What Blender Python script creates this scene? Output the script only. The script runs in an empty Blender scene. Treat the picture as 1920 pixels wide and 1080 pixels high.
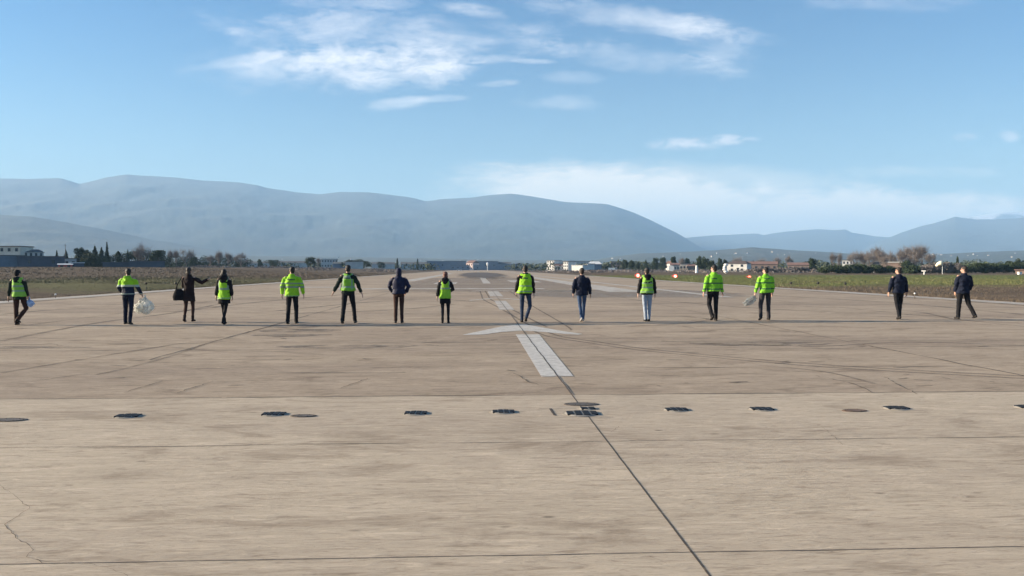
import bpy, bmesh, math, random
import numpy as np
from mathutils import Vector, Matrix, noise as mnoise
R = math.radians
random.seed(7); rng = np.random.default_rng(7)
S = bpy.context.scene
COL = S.collection

# ------------------------------------------------------------------ camera
CH, FPX, HY, VX = 1.68, 1450.0, 504.0, 892.0
PITCH = math.atan((540 - HY) / FPX); YAW = math.atan((960 - VX) / FPX)
cd = bpy.data.cameras.new('camera'); cam = bpy.data.objects.new('camera', cd); COL.objects.link(cam)
cd.sensor_width = 36; cd.lens = 36 * FPX / 1920; cd.clip_start = .05; cd.clip_end = 60000
cam.location = (0, 0, CH); cam.rotation_euler = (R(90) - PITCH, 0, -YAW); S.camera = cam
CR = cam.rotation_euler.to_matrix()

def gp(px, py, z=0.0):                       # ground point seen at a pixel of the 1920x1080 photograph
    d = CR @ Vector(((px - 960) / FPX, (540 - py) / FPX, -1)); t = (z - CH) / d.z
    return Vector((d.x * t, d.y * t, z))
def at(px, D):                               # ground position in a column of the photo at distance D
    d = CR @ Vector(((px - 960) / FPX, (540 - HY) / FPX, -1))
    return d.x * D, d.y * D
def hz(py, D): return CH + (HY - py) / FPX * D
def pd(px, py):                              # direction of a pixel as slopes (x/y, z/y)
    d = CR @ Vector(((px - 960) / FPX, (540 - py) / FPX, -1)); return d.x / d.y, d.z / d.y

# ------------------------------------------------------------------ render settings, sky, sun
SUN_EL, SUN_AZ = R(16), R(-82)             # azimuth from +Y (runway direction), negative = left
S.render.engine = 'CYCLES'
S.cycles.use_denoising = True
S.cycles.max_bounces = 6; S.cycles.volume_bounces = 2; S.cycles.transparent_max_bounces = 12
S.view_settings.view_transform = 'Standard'; S.view_settings.look = 'None'
S.view_settings.gamma = 1; S.view_settings.exposure = 1.78; S.view_settings.use_curve_mapping = False

W = bpy.data.worlds.new('World'); S.world = W; W.use_nodes = True
wt = W.node_tree; wt.nodes.clear()
class G:                                     # small node-graph helper
    def __init__(s, t): s.t = t
    def n(s, kind, **kw):
        nd = s.t.nodes.new(kind)
        for k, v in kw.items():
            if k.startswith('i_'):
                key = k[2:]; key = int(key) if key.isdigit() else key.replace('_', ' ')
                s.put(nd.inputs[key], v)
            else: setattr(nd, k, v)
        return nd
    def put(s, inp, v):
        if isinstance(v, bpy.types.NodeSocket): s.t.links.new(v, inp)
        else: inp.default_value = v
    def m(s, op, a, b=0.0, c=0.0, clamp=False):
        nd = s.t.nodes.new('ShaderNodeMath'); nd.operation = op; nd.use_clamp = clamp
        for i, v in enumerate((a, b, c)): s.put(nd.inputs[i], v)
        return nd.outputs[0]
    def ramp(s, v, lo, hi):                  # smooth 0..1
        nd = s.t.nodes.new('ShaderNodeMapRange'); nd.interpolation_type = 'SMOOTHSTEP'
        s.put(nd.inputs[0], v); s.put(nd.inputs[1], lo); s.put(nd.inputs[2], hi); nd.inputs[3].default_value = 0; nd.inputs[4].default_value = 1
        return nd.outputs[0]
    def mix(s, f, a, b):
        nd = s.t.nodes.new('ShaderNodeMix'); nd.data_type = 'RGBA'
        s.put(nd.inputs[0], f)
        for i, v in ((6, a), (7, b)):
            if not isinstance(v, bpy.types.NodeSocket): v = (*v[:3], 1)
            s.put(nd.inputs[i], v)
        return nd.outputs[2]
    def noise(s, vec, scale, detail=5, rough=.55, dist=0.0, dim='3D'):
        nd = s.t.nodes.new('ShaderNodeTexNoise'); nd.noise_dimensions = dim
        if vec is not None: s.put(nd.inputs['Vector'], vec)
        nd.inputs['Scale'].default_value = scale; nd.inputs['Detail'].default_value = detail
        nd.inputs['Roughness'].default_value = rough; nd.inputs['Distortion'].default_value = dist
        return nd.outputs[0]
    def scalev(s, vec, sc, loc=(0, 0, 0), rot=(0, 0, 0)):
        nd = s.t.nodes.new('ShaderNodeMapping'); s.put(nd.inputs[0], vec)
        nd.inputs['Location'].default_value = loc; nd.inputs['Rotation'].default_value = rot; nd.inputs['Scale'].default_value = sc
        return nd.outputs[0]
g = G(wt)
sky = g.n('ShaderNodeTexSky', sky_type='NISHITA', sun_disc=False, sun_elevation=SUN_EL, sun_rotation=SUN_AZ,
          altitude=0, air_density=1.0, dust_density=.6, ozone_density=3.2)
tc = g.n('ShaderNodeTexCoord'); sp = g.n('ShaderNodeSeparateXYZ', i_0=tc.outputs['Generated'])
yy = g.m('MAXIMUM', sp.outputs[1], .02)
U = g.m('DIVIDE', sp.outputs[0], yy); V = g.m('DIVIDE', sp.outputs[2], yy)
uv = g.n('ShaderNodeCombineXYZ', i_0=U, i_1=V).outputs[0]
n_fine = g.noise(g.scalev(uv, (9, 40, 1), rot=(0, 0, R(5))), 3.6, 10, .68, .9)
n_wisp = g.noise(g.scalev(uv, (5, 16, 1), rot=(0, 0, R(-12))), 1.5, 7, .6, .8)
n_puff = g.noise(g.scalev(uv, (22, 40, 1)), 2.0, 7, .6, .4)
n_warp = g.noise(g.scalev(uv, (7, 14, 1), loc=(3, 1, 0)), 1.6, 6, .62, .3)
def blob(px, py, rx, ry, rot=0.0, hard=.8, warp=1.1):
    u0, v0 = pd(px, py); a = rx / FPX; b = ry / FPX; c, s_ = math.cos(R(rot)), math.sin(R(rot))
    du = g.m('SUBTRACT', U, u0); dv = g.m('SUBTRACT', V, v0)
    x1 = g.m('MULTIPLY', g.m('ADD', g.m('MULTIPLY', du, c), g.m('MULTIPLY', dv, s_)), 1 / a)
    y1 = g.m('MULTIPLY', g.m('SUBTRACT', g.m('MULTIPLY', dv, c), g.m('MULTIPLY', du, s_)), 1 / b)
    r = g.m('ADD', g.m('MULTIPLY', x1, x1), g.m('MULTIPLY', y1, y1))
    r = g.m('ADD', r, g.m('MULTIPLY', g.m('SUBTRACT', n_warp, .5), warp * 4)); r = g.m('ADD', r, g.m('MULTIPLY', g.m('SUBTRACT', n_fine, .5), warp * 2.2))
    return g.ramp(r, 1.5, -.35)
def addup(lst):
    t = lst[0]
    for x in lst[1:]: t = g.m('ADD', t, x)
    return t
def mul(a, b): return g.m('MULTIPLY', a, b)
bright = addup([mul(blob(700, 124, 170, 42, 1), 1.15), mul(blob(800, 112, 110, 26, 8), .5), mul(blob(590, 112, 150, 22, 8), .35), mul(blob(460, 112, 110, 10, 10), .35), mul(blob(735, 196, 62, 12, 8), .6),
                mul(blob(880, 18, 70, 12, -8), .45), mul(blob(665, 6, 120, 12), .45), mul(blob(940, 156, 45, 6, 4), .4), mul(blob(1000, 115, 42, 5), .45), mul(blob(820, 185, 60, 6, 2), .35),
                mul(blob(920, 110, 60, 9), .4)])
bright = mul(bright, g.ramp(n_fine, .20, .62))
veil = addup([mul(blob(750, 62, 330, 42, -2), .55), mul(blob(1210, 38, 230, 26, -8), .55), mul(blob(1340, 82, 90, 44, -20), .5), mul(blob(1190, 108, 200, 26, -6), .35),
              mul(blob(430, 46, 60, 16, -6), .35), mul(blob(525, 38, 40, 18), .4), mul(blob(1050, 192, 80, 14), .3), mul(blob(1065, 145, 60, 12), .3), mul(blob(560, 130, 200, 40), .25), mul(blob(1680, 5, 160, 18), .25)])
veil = mul(mul(veil, g.ramp(n_wisp, .25, .7)), g.ramp(n_fine, .05, .58))
puff = addup([mul(blob(1290, 270, 72, 13, 1, warp=.45), .8), mul(blob(1365, 262, 34, 11, warp=.45), .8), mul(blob(1412, 261, 24, 5), .45), mul(blob(1808, 257, 24, 8, warp=.4), .45), mul(blob(1893, 255, 19, 12, warp=.4), .6)])
puff = mul(mul(puff, g.ramp(n_puff, .28, .62)), .85)
low = addup([mul(blob(1130, 372, 280, 62, -4, warp=.5), .7), mul(blob(1420, 415, 520, 64, 0, warp=.4), .9), mul(blob(1330, 340, 330, 34, -3, warp=.5), .25), mul(blob(1750, 385, 250, 26, 0, warp=.6), .4), mul(blob(1720, 322, 160, 12), .15)])
low = mul(low, g.ramp(n_wisp, .0, .6))
zen = g.m('MAXIMUM', V, 0.0)
tint = g.mix(g.ramp(zen, .03, .40), (.99, 1.01, .90), (.43, .76, .92))
skyc = g.n('ShaderNodeVectorMath', operation='MULTIPLY', i_0=sky.outputs[0], i_1=tint).outputs[0]
c1 = g.mix(g.m('MINIMUM', low, .5), skyc, (13.2, 10.6, 8.0))
c1 = g.mix(g.m('MINIMUM', veil, .75), c1, (6.9, 6.8, 6.9))
c1 = g.mix(g.m('MINIMUM', bright, .9), c1, (6.4, 6.4, 6.6))
c1 = g.mix(g.m('MINIMUM', puff, .85), c1, (7.0, 6.5, 6.4))
bg = g.n('ShaderNodeBackground', i_0=c1, i_1=.053)
out = g.n('ShaderNodeOutputWorld', i_0=bg.outputs[0])

sl = bpy.data.lights.new('sun', 'SUN'); sl.energy = 5.0; sl.angle = R(.5); sl.color = (1, .835, .61)
so = bpy.data.objects.new('sun', sl); COL.objects.link(so)
sdir = Vector((math.sin(SUN_AZ) * math.cos(SUN_EL), math.cos(SUN_AZ) * math.cos(SUN_EL), math.sin(SUN_EL)))
so.rotation_euler = sdir.to_track_quat('Z', 'Y').to_euler()

# ------------------------------------------------------------------ helpers
def mat(name):
    m = bpy.data.materials.new(name); m.use_nodes = True; t = m.node_tree; t.nodes.clear()
    gg = G(t); o = gg.n('ShaderNodeOutputMaterial'); b = gg.n('ShaderNodeBsdfPrincipled'); t.links.new(b.outputs[0], o.inputs[0])
    return m, gg, b, o
def obco(gg): return gg.n('ShaderNodeTexCoord').outputs['Object']
def wpos(gg): return gg.n('ShaderNodeNewGeometry').outputs['Position']
def bump(gg, b, h, strength=.4, dist=.01):
    bp = gg.n('ShaderNodeBump'); bp.inputs['Strength'].default_value = strength; bp.inputs['Distance'].default_value = dist
    gg.put(bp.inputs['Height'], h); gg.t.links.new(bp.outputs[0], b.inputs['Normal'])
def simple(name, col, rough=.7, var=.15, scale=6, metal=0, bmp=0, bscale=60, spec=.4):
    m, gg, b, o = mat(name); co = obco(gg)
    n1 = gg.noise(co, scale, 6, .6)
    lo = tuple(c * (1 - var) for c in col); hi = tuple(min(1, c * (1 + var)) for c in col)
    gg.put(b.inputs['Base Color'], gg.mix(gg.ramp(n1, .3, .7), lo, hi))
    b.inputs['Roughness'].default_value = rough; b.inputs['Metallic'].default_value = metal
    b.inputs['Specular IOR Level'].default_value = spec
    if bmp: bump(gg, b, gg.noise(co, bscale, 4, .6), bmp, .01)
    return m
def tag(o, label=None, cat=None, group=None, kind=None):
    if label: o['label'] = label
    if cat: o['category'] = cat
    if group: o['group'] = group
    if kind: o['kind'] = kind
    return o
def empty(name, loc, rz=0):
    o = bpy.data.objects.new(name, None); COL.objects.link(o); o.location = loc; o.rotation_euler = (0, 0, rz); o.empty_display_size = .2
    return o
def link(name, me, m, parent=None, smooth=False):
    if m and not me.materials: me.materials.append(m)
    if smooth: me.polygons.foreach_set('use_smooth', [True] * len(me.polygons))
    o = bpy.data.objects.new(name, me); COL.objects.link(o)
    if parent: o.parent = parent
    return o
def pymesh(name, v, f):
    me = bpy.data.meshes.new(name); me.from_pydata(v, [], f); me.update(); return me
def npmesh(name, v, k):                      # every face has k corners, laid out in order
    n = len(v); me = bpy.data.meshes.new(name); me.vertices.add(n); me.vertices.foreach_set('co', np.asarray(v, np.float32).ravel())
    nf = n // k; me.loops.add(n); me.loops.foreach_set('vertex_index', np.arange(n, dtype=np.int32))
    me.polygons.add(nf); me.polygons.foreach_set('loop_start', np.arange(0, n, k, dtype=np.int32)); me.update(calc_edges=True); me.validate(); return me
class MB:
    def __init__(s): s.v = []; s.f = []
    def box(s, c, h, rz=0, top=1.0):
        n = len(s.v); cr, sr = math.cos(rz), math.sin(rz)
        for z in (-1, 1):
            k = top if z > 0 else 1
            for x, y in ((-1, -1), (1, -1), (1, 1), (-1, 1)):
                X, Y = x * h[0] * k, y * h[1] * k; s.v.append((c[0] + X * cr - Y * sr, c[1] + X * sr + Y * cr, c[2] + z * h[2]))
        for q in ((0, 3, 2, 1), (4, 5, 6, 7), (0, 1, 5, 4), (1, 2, 6, 5), (2, 3, 7, 6), (3, 0, 4, 7)): s.f.append(tuple(n + i for i in q))
        return s
    def tube(s, pts, rad, seg=10, cap=True, flat=1.0):
        pts = [Vector(p) for p in pts]; rad = rad if hasattr(rad, '__len__') else [rad] * len(pts); base = len(s.v); px = None
        for i, p in enumerate(pts):
            d = (pts[min(i + 1, len(pts) - 1)] - pts[max(i - 1, 0)]).normalized()
            a = (px if px is not None else Vector((1, 0, 0)) if abs(d.x) < .8 else Vector((0, 1, 0)))
            a = (a - d * a.dot(d)).normalized(); px = a; b = d.cross(a)
            for k in range(seg):
                t = 2 * math.pi * k / seg; s.v.append(tuple(p + a * math.cos(t) * rad[i] + b * math.sin(t) * rad[i] * flat))
        for i in range(len(pts) - 1):
            for k in range(seg):
                k2 = (k + 1) % seg; s.f.append((base + i * seg + k, base + i * seg + k2, base + (i + 1) * seg + k2, base + (i + 1) * seg + k))
        if cap:
            s.f.append(tuple(base + k for k in reversed(range(seg)))); s.f.append(tuple(base + (len(pts) - 1) * seg + k for k in range(seg)))
        return s
    def loft(s, secs, seg=20):               # secs: (cx, cy, z, hw, hd)
        base = len(s.v)
        for cx, cy, z, hw, hd in secs:
            for k in range(seg):
                t = 2 * math.pi * k / seg; s.v.append((cx + hw * math.cos(t), cy + hd * math.sin(t), z))
        for i in range(len(secs) - 1):
            for k in range(seg):
                k2 = (k + 1) % seg; s.f.append((base + i * seg + k, base + i * seg + k2, base + (i + 1) * seg + k2, base + (i + 1) * seg + k))
        s.f.append(tuple(base + k for k in reversed(range(seg)))); s.f.append(tuple(base + (len(secs) - 1) * seg + k for k in range(seg)))
        return s
    def ball(s, c, r, rot=None, nu=14, nv=10):
        r = r if hasattr(r, '__len__') else (r, r, r); base = len(s.v); c = Vector(c)
        def P(a, b):
            p = Vector((r[0] * math.cos(a) * math.cos(b), r[1] * math.sin(a) * math.cos(b), r[2] * math.sin(b)))
            if rot is not None: p = rot @ p
            return tuple(c + p)
        s.v.append(P(0, -math.pi / 2))
        for j in range(1, nv):
            for i in range(nu): s.v.append(P(2 * math.pi * i / nu, -math.pi / 2 + math.pi * j / nv))
        s.v.append(P(0, math.pi / 2)); L = len(s.v) - 1
        for i in range(nu):
            i2 = (i + 1) % nu; s.f.append((base, base + 1 + i2, base + 1 + i)); s.f.append((L, L - nu + i, L - nu + i2))
            for j in range(nv - 2): s.f.append((base + 1 + j * nu + i, base + 1 + j * nu + i2, base + 1 + (j + 1) * nu + i2, base + 1 + (j + 1) * nu + i))
        return s
    def poly(s, pts):
        n = len(s.v); s.v += [tuple(p) for p in pts]; s.f.append(tuple(range(n, n + len(pts)))); return s
    def build(s, name, m, parent=None, smooth=False): return link(name, pymesh(name, s.v, s.f), m, parent, smooth)

# ------------------------------------------------------------------ ground, runway
def sstep(a, b, x): t = min(1, max(0, (x - a) / (b - a))); return t * t * (3 - 2 * t)
def zt(x, y):                                # terrain height
    if x < 0: return -.03 + 1.95 * sstep(-34, -110, x) * sstep(40, 230, y) + .25 * sstep(-27, -34, x)
    return -.03 + .12 * sstep(28, 40, x)
def terrain():
    xs = [-16000, -6000, -2500, -1200, -700, -420] + list(range(-300, -120, 20)) + list(range(-120, -40, 8)) + [-38, -34, -31, -28, -25, 0, 25, 28, 31, 34, 40, 60, 90, 140, 220, 350, 600, 1200, 2500, 6000, 16000]
    ys = [-1500, -200, -20, 0, 20, 40, 60, 90, 120, 160, 200, 240, 320, 450, 700, 1200, 2500, 5000, 9000, 16500]
    v = [(x, y, zt(x, y) + (.08 * mnoise.noise(Vector((x * .05, y * .05, 0))) if abs(x) > 30 else 0)) for y in ys for x in xs]
    n = len(xs); f = [(j * n + i, j * n + i + 1, (j + 1) * n + i + 1, (j + 1) * n + i) for j in range(len(ys) - 1) for i in range(n - 1)]
    return pymesh('ground', v, f)
def grass_colour(gg, p):
    sx = gg.n('ShaderNodeSeparateXYZ', i_0=p)
    big = gg.noise(gg.scalev(p, (.012, .018, 0)), 1.0, 4, .6); mid = gg.noise(gg.scalev(p, (.08, .16, 0)), 1.0, 6, .65); fine = gg.noise(p, 1.8, 5, .7)
    dry = gg.mix(gg.ramp(mid, .35, .65), (.072, .052, .038), (.12, .09, .064)); dry = gg.mix(gg.ramp(fine, .35, .7), dry, (.145, .11, .078))
    grn = gg.mix(gg.ramp(fine, .3, .7), (.09, .11, .032), (.15, .162, .055))
    # green zones: a mown strip on the right, a patch on the left
    X, Y = sx.outputs[0], sx.outputs[1]
    wob = gg.m('MULTIPLY', gg.m('SUBTRACT', mid, .5), 26)
    Yw = gg.m('ADD', Y, gg.m('MULTIPLY', wob, 1.5)); Xw = gg.m('ADD', X, gg.m('MULTIPLY', wob, .5))
    gr = gg.m('MULTIPLY', gg.ramp(X, 20, 26), gg.m('MULTIPLY', gg.ramp(Yw, 62, 82), gg.ramp(Yw, 215, 170)))
    gl = gg.m('MULTIPLY', gg.m('MULTIPLY', gg.ramp(Xw, -66, -50), gg.ramp(X, -20, -28)), gg.m('MULTIPLY', gg.ramp(Yw, 52, 64), gg.ramp(Yw, 150, 95)))
    f = gg.m('MULTIPLY', gg.m('MAXIMUM', gr, gg.m('MULTIPLY', gl, .5)), gg.ramp(mid, .25, .5))
    return gg.mix(f, dry, grn)
M = {}
m, gg, b, o = mat('field'); p = wpos(gg); gg.put(b.inputs['Base Color'], grass_colour(gg, p)); b.inputs['Roughness'].default_value = .95; b.inputs['Specular IOR Level'].default_value = .1
bump(gg, b, gg.noise(p, 2.2, 6, .7), .8, .25); M['field'] = m
ground = link('ground', terrain(), M['field']); tag(ground, kind='structure')

def concrete(name, ca, cb, cc, stain):
    m, gg, b, o = mat(name); p = wpos(gg)
    big = gg.noise(gg.scalev(p, (.05, .16, 0)), 1.0, 5, .6, .5); mid = gg.noise(gg.scalev(p, (.32, 1.5, 0)), 1.0, 8, .68, .7)
    st = gg.noise(gg.scalev(p, (2.6, 16.0, 0), rot=(0, 0, R(.8))), 1.0, 8, .7, 1.0); fine = gg.noise(gg.scalev(p, (9, 55, 0)), 1.0, 7, .75, .8); gr = gg.noise(p, 90, 3, .7)
    c = gg.mix(gg.ramp(mid, .3, .7), ca, cb); c = gg.mix(gg.m('MULTIPLY', gg.ramp(big, .42, .68), .85), c, cc); pat = gg.noise(gg.scalev(p, (.55, 1.3, 0), loc=(7, 3, 0)), 1.0, 7, .65, 1.2); c = gg.mix(gg.m('MULTIPLY', gg.ramp(pat, .50, .70), .6), c, stain); c = gg.mix(gg.m('MULTIPLY', gg.ramp(pat, .45, .30), .4), c, tuple(min(1, x * 1.18) for x in ca))
    c = gg.mix(gg.m('MULTIPLY', gg.ramp(st, .48, .32), .6), c, stain); c = gg.mix(gg.m('MULTIPLY', gg.ramp(st, .52, .66), .42), c, tuple(min(1, x * 1.3) for x in ca))
    c = gg.mix(gg.m('MULTIPLY', gg.ramp(fine, .5, .32), .55), c, stain); c = gg.mix(gg.m('MULTIPLY', gg.ramp(gr, .62, .72), .25), c, stain)
    spots = gg.n('ShaderNodeTexVoronoi', i_0=gg.scalev(p, (.35, .6, 0))); sp_ = gg.m('MULTIPLY', gg.ramp(spots.outputs['Distance'], .11, .03), gg.ramp(mid, .5, .6))
    c = gg.mix(gg.m('MULTIPLY', sp_, .7), c, tuple(x * .35 for x in stain))
    gg.put(b.inputs['Base Color'], c); b.inputs['Roughness'].default_value = .9; b.inputs['Specular IOR Level'].default_value = .15
    h = gg.m('ADD', gg.m('MULTIPLY', st, .9), gg.m('ADD', gg.m('MULTIPLY', fine, .6), gg.m('MULTIPLY', mid, .6)))
    bump(gg, b, h, .7, .02); return m
M['new'] = concrete('pale_concrete', (.53, .44, .338), (.455, .377, .288), (.38, .31, .245), (.22, .168, .122))
M['old'] = concrete('worn_concrete', (.435, .348, .262), (.345, .273, .203), (.265, .208, .163), (.135, .098, .072))
YJ = gp(960, 742).y
XC = gp(1330, 1080).x
XL, XR = XC - 24.9, XC + 24.9
def sheet(name, x0, x1, y0, y1, z, m, nx=1, ny=40):
    xs = np.linspace(x0, x1, nx + 1); ys = y0 + (y1 - y0) * np.linspace(0, 1, ny + 1) ** 2
    v = [(x, y, z) for y in ys for x in xs]; n = nx + 1
    return tag(link(name, pymesh(name, v, [(j * n + i, j * n + i + 1, (j + 1) * n + i + 1, (j + 1) * n + i) for j in range(ny) for i in range(nx)]), m), kind='structure')
sheet('runway_near_slab', XL - 60, XR + 60, -60, YJ, .004, M['new'], 20, 10)
sheet('runway', XL - 1.2, XR + 1.2, YJ, 1500, 0, M['old'], 20, 60)

def decal(name, col, rough, alpha, sc=(1, 1, 0), thr=(.4, .6), var=.2):
    m, gg, b, o = mat(name); p = wpos(gg)
    n1 = gg.noise(gg.scalev(p, sc), 1.0, 8, .7, .6); n2 = gg.noise(gg.scalev(p, (6, 20, 0)), 1.0, 6, .75)
    gg.put(b.inputs['Base Color'], gg.mix(n2, tuple(c * (1 - var) for c in col), tuple(c * (1 + var) for c in col))); b.inputs['Roughness'].default_value = rough
    a = gg.m('MULTIPLY', gg.ramp(n1, thr[0], thr[1]), alpha); a = gg.m('MULTIPLY', a, gg.m('ADD', .55, gg.m('MULTIPLY', gg.ramp(n2, .3, .6), .45)))
    gg.put(b.inputs['Alpha'], a); return m
M['paint'] = decal('worn_white_paint', (.58, .545, .50), .6, .95, (1.2, 4, 0), (.26, .47), .12)
M['oldpaint'] = decal('faded_white_paint', (.60, .56, .51), .7, .75, (.7, 2.2, 0), (.3, .5))
M['edge'] = decal('edge_strip_paint', (.47, .43, .38), .7, .92, (.5, .3, 0), (.2, .45), .15)
M['rubber'] = decal('tyre_rubber', (.10, .075, .058), .8, .5, (1, .8, 0), (.25, .5))  # tyre marks, and the painted shade along the gutter
M['thinrubber'] = decal('faint_tyre_rubber', (.10, .075, .055), .8, .5, (.6, .5, 0), (.3, .6))
M['joint'] = decal('joint_sealant', (.05, .038, .03), .7, .95, (3, 3, 0), (.1, .3))
M['fjoint'] = decal('weathered_joint', (.10, .08, .06), .8, .8, (.8, 1.2, 0), (.32, .5))
M['asph'] = decal('grey_patch', (.19, .175, .165), .85, .75, (.10, .10, 0), (.3, .52))

def strip(mb, pts, w, z, taper=False, jag=0.0):
    pts = [Vector((p[0], p[1], 0)) for p in pts]; n = len(mb.v)
    for i, p in enumerate(pts):
        d = (pts[min(i + 1, len(pts) - 1)] - pts[max(i - 1, 0)]).normalized(); nn = Vector((-d.y, d.x, 0))
        ww = w * (1 if not taper else .35 + .65 * math.sin(math.pi * (i + .5) / len(pts))) * (1 + jag * random.uniform(-1, 1))
        for s_ in (-1, 1): q = p + nn * ww / 2 * s_; mb.v.append((q.x, q.y, z))
    for i in range(len(pts) - 1): mb.f.append((n + 2 * i, n + 2 * i + 2, n + 2 * i + 3, n + 2 * i + 1))
def dense(pts, step=.5, wob=0.0):
    o = []
    for a, b in zip(pts[:-1], pts[1:]):
        a, b = Vector(a[:2]), Vector(b[:2]); k = max(1, int((b - a).length / step))
        for i in range(k):
            p = a.lerp(b, i / k); o.append((p.x + random.gauss(0, wob), p.y + random.gauss(0, wob)))
    o.append(tuple(pts[-1][:2])); return o
def spline(pts, n=12):
    P = [pts[0]] + list(pts) + [pts[-1]]; o = []
    for i in range(1, len(P) - 2):
        p0, p1, p2, p3 = [Vector(q[:2]) for q in P[i - 1:i + 3]]
        for k in range(n):
            t = k / n; o.append(tuple(.5 * ((2 * p1) + (p2 - p0) * t + (2 * p0 - 5 * p1 + 4 * p2 - p3) * t * t + (3 * p1 - p0 - 3 * p2 + p3) * t ** 3)))
    o.append(tuple(pts[-1][:2])); return o
def S_(mb, name, m): return tag(mb.build(name, m), kind='structure')
G2 = lambda x, y: tuple(gp(x, y)[:2])
# joints
j = MB(); strip(j, dense([(XC, 1.5), (XC, YJ)], .2, .001), .015, .0062); strip(j, dense([(XC, YJ), (XC, 60)], .4, .004), .024, .0102)
yj2 = gp(960, 1043).y; strip(j, dense([(-40, yj2), (40, yj2)], .4, .002), .009, .0062); S_(j, 'runway_joint', M['joint'])
j = MB()
for k, w in ((-3, .05), (-2, .05), (-1, .06), (1, .05), (2, .05), (3, .05)): strip(j, dense([(XC + k * 7.3, YJ if k > 0 else 14.5), (XC + k * 7.3, 120)], .6, .015), w * .8, .0072, jag=.5)
for y in (7.42, 16.2, 17.6, 24.0, 30.5, 37.5, 44.5, 52): strip(j, dense([(-24, y), (26, y)], .6, .012), .035 if y > 10 else .014, .0073, jag=.6)
strip(j, dense([(-45, YJ), (45, YJ)], .4, .01), .04, .0076, jag=.6)
for (x0, x1, y) in ((160, 250, 663), (290, 380, 665), (1190, 1480, 690), (770, 1000, 648), (600, 800, 640), (0, 70, 655), (1560, 1920, 688), (1380, 1700, 655), (700, 900, 588), (1480, 1560, 578), (520, 760, 700)):
    a, b_ = gp(x0, y), gp(x1, y - (x1 - x0) * .004); strip(j, dense([a, b_], .3, .012), .045, .0074, True, .5)
S_(j, 'weathered_runway_joint', M['fjoint'])
j = MB()
for pl in ([(-10, 905), (25, 928), (55, 955), (35, 968), (8, 985), (30, 1010), (62, 1028), (55, 1045), (80, 1058), (150, 1056), (200, 1066), (240, 1082)], [(140, 1052), (120, 1060), (60, 1050)],
           [(1145, 812), (1160, 800)], [(1540, 800), (1570, 825), (1580, 835)], [(1220, 1045), (1250, 1058)]):
    strip(j, dense([G2(*q) for q in pl], .05, .006), .005, .0075, True, .6)
for pl in ([(1530, 705), (1600, 720), (1640, 738)], [(1660, 708), (1720, 740)], [(965, 700), (990, 716), (1010, 722)], [(60, 716), (170, 700)], [(230, 737), (305, 715)], [(330, 738), (400, 715)], [(1660, 590), (1740, 588), (1790, 592)],
           [(640, 728), (690, 710)], [(1110, 607), (1200, 604)], [(1380, 595), (1330, 602)]):
    strip(j, dense([G2(*q) for q in pl], .1, .012), .025, .0075, True, .6)
for _ in range(46):
    x, y = random.uniform(0, 1920), random.uniform(612, 735); L = random.uniform(6, 40)
    strip(j, dense([G2(x, y), G2(x + L, y + random.uniform(-2, 2))], .1, .012), random.uniform(.03, .07), .0078, True, .5)
S_(j, 'runway_crack', M['fjoint'])
# arrows on the centre line
def poly2(mb, pts, z): mb.poly([(p[0], p[1], z) for p in pts])
a = MB()
poly2(a, [G2(1015, 707), G2(1075, 706), G2(1011, 627.5), G2(967, 627.5)], .008)
a_l = [(866, 628.6), (941, 612.4), (972, 608.8)]; a_r = [(986, 608.8), (1016, 614.4), (1057, 621.6), (1092, 626.6)]
lo_r = [(1084, 628), (1057, 626.4), (1016, 622.6), (978, 620.4)]; lo_l = [(941, 622.8), (907, 627.6)]
poly2(a, [G2(*q) for q in (a_l + a_r + lo_r + lo_l)][::-1], .008)
S_(a, 'runway_arrow_marking', M['paint'])
a = MB()
def arrow(y0, y1, y2, w=.6):
    poly2(a, [(XC - w / 2, y0), (XC + w / 2, y0), (XC + w / 2, y1), (XC - w / 2, y1)], .008)
    poly2(a, [(XC - 1.6, y1 + .2), (XC, y2 - 1), (XC + 1.6, y1 + .2), (XC + 1.6, y1 + .9), (XC, y2), (XC - 1.6, y1 + .9)], .008)
XC0 = XC; XC = XC + .0
arrow(31.5, 40.5, 45); arrow(47, 57.5, 61.5, .8)
poly2(a, [(XC - .45, 88), (XC + .45, 88), (XC + .45, 150), (XC - .45, 150)], .008)
for y in (185, 240, 300, 360, 430): poly2(a, [(XC - .45, y), (XC + .45, y), (XC + .45, y + 30), (XC - .45, y + 30)], .008)
poly2(a, [(XC - 13, 64), (XC + 4.5, 64), (XC + 4.5, 66.5), (XC - 13, 66.5)], .008)
poly2(a, [(XC + 8.4, 56), (XC + 11.2, 56), (XC + 10.6, 190), (XC + 9.2, 190)], .008)
poly2(a, [(XC - 11.5, 105), (XC - 9.5, 105), (XC - 9.5, 290), (XC - 11.5, 290)], .008)
poly2(a, [(XC + 13.2, 45), (XC + 14.0, 45), (XC + 14.0, 330), (XC + 13.2, 330)], .008)
poly2(a, [(XC - 19, 70), (XC - 12, 70), (XC - 12, 72.5), (XC - 19, 72.5)], .008)
poly2(a, [(XC - 6, 86), (XC - 3.5, 86), (XC - 3.5, 96), (XC - 6, 96)], .008)
poly2(a, [(XC + 3.2, 96), (XC + 7, 96), (XC + 7, 112), (XC + 3.2, 112)], .008)
S_(a, 'faded_runway_marking', M['oldpaint'])
# edge strips with the gutter shade painted as a dark strip
a = MB()
for s_ in (-1, 1):
    x = XC + s_ * 25.0; strip(a, dense([(x, YJ + .2), (x, 900)], 4, .05), 1.15, .010, jag=.2)
S_(a, 'runway_edge_line', M['edge'])
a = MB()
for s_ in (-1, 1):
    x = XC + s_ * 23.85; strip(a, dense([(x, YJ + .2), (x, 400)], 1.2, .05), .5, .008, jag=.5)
S_(a, 'runway_gutter_dirt', M['rubber'])
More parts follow.
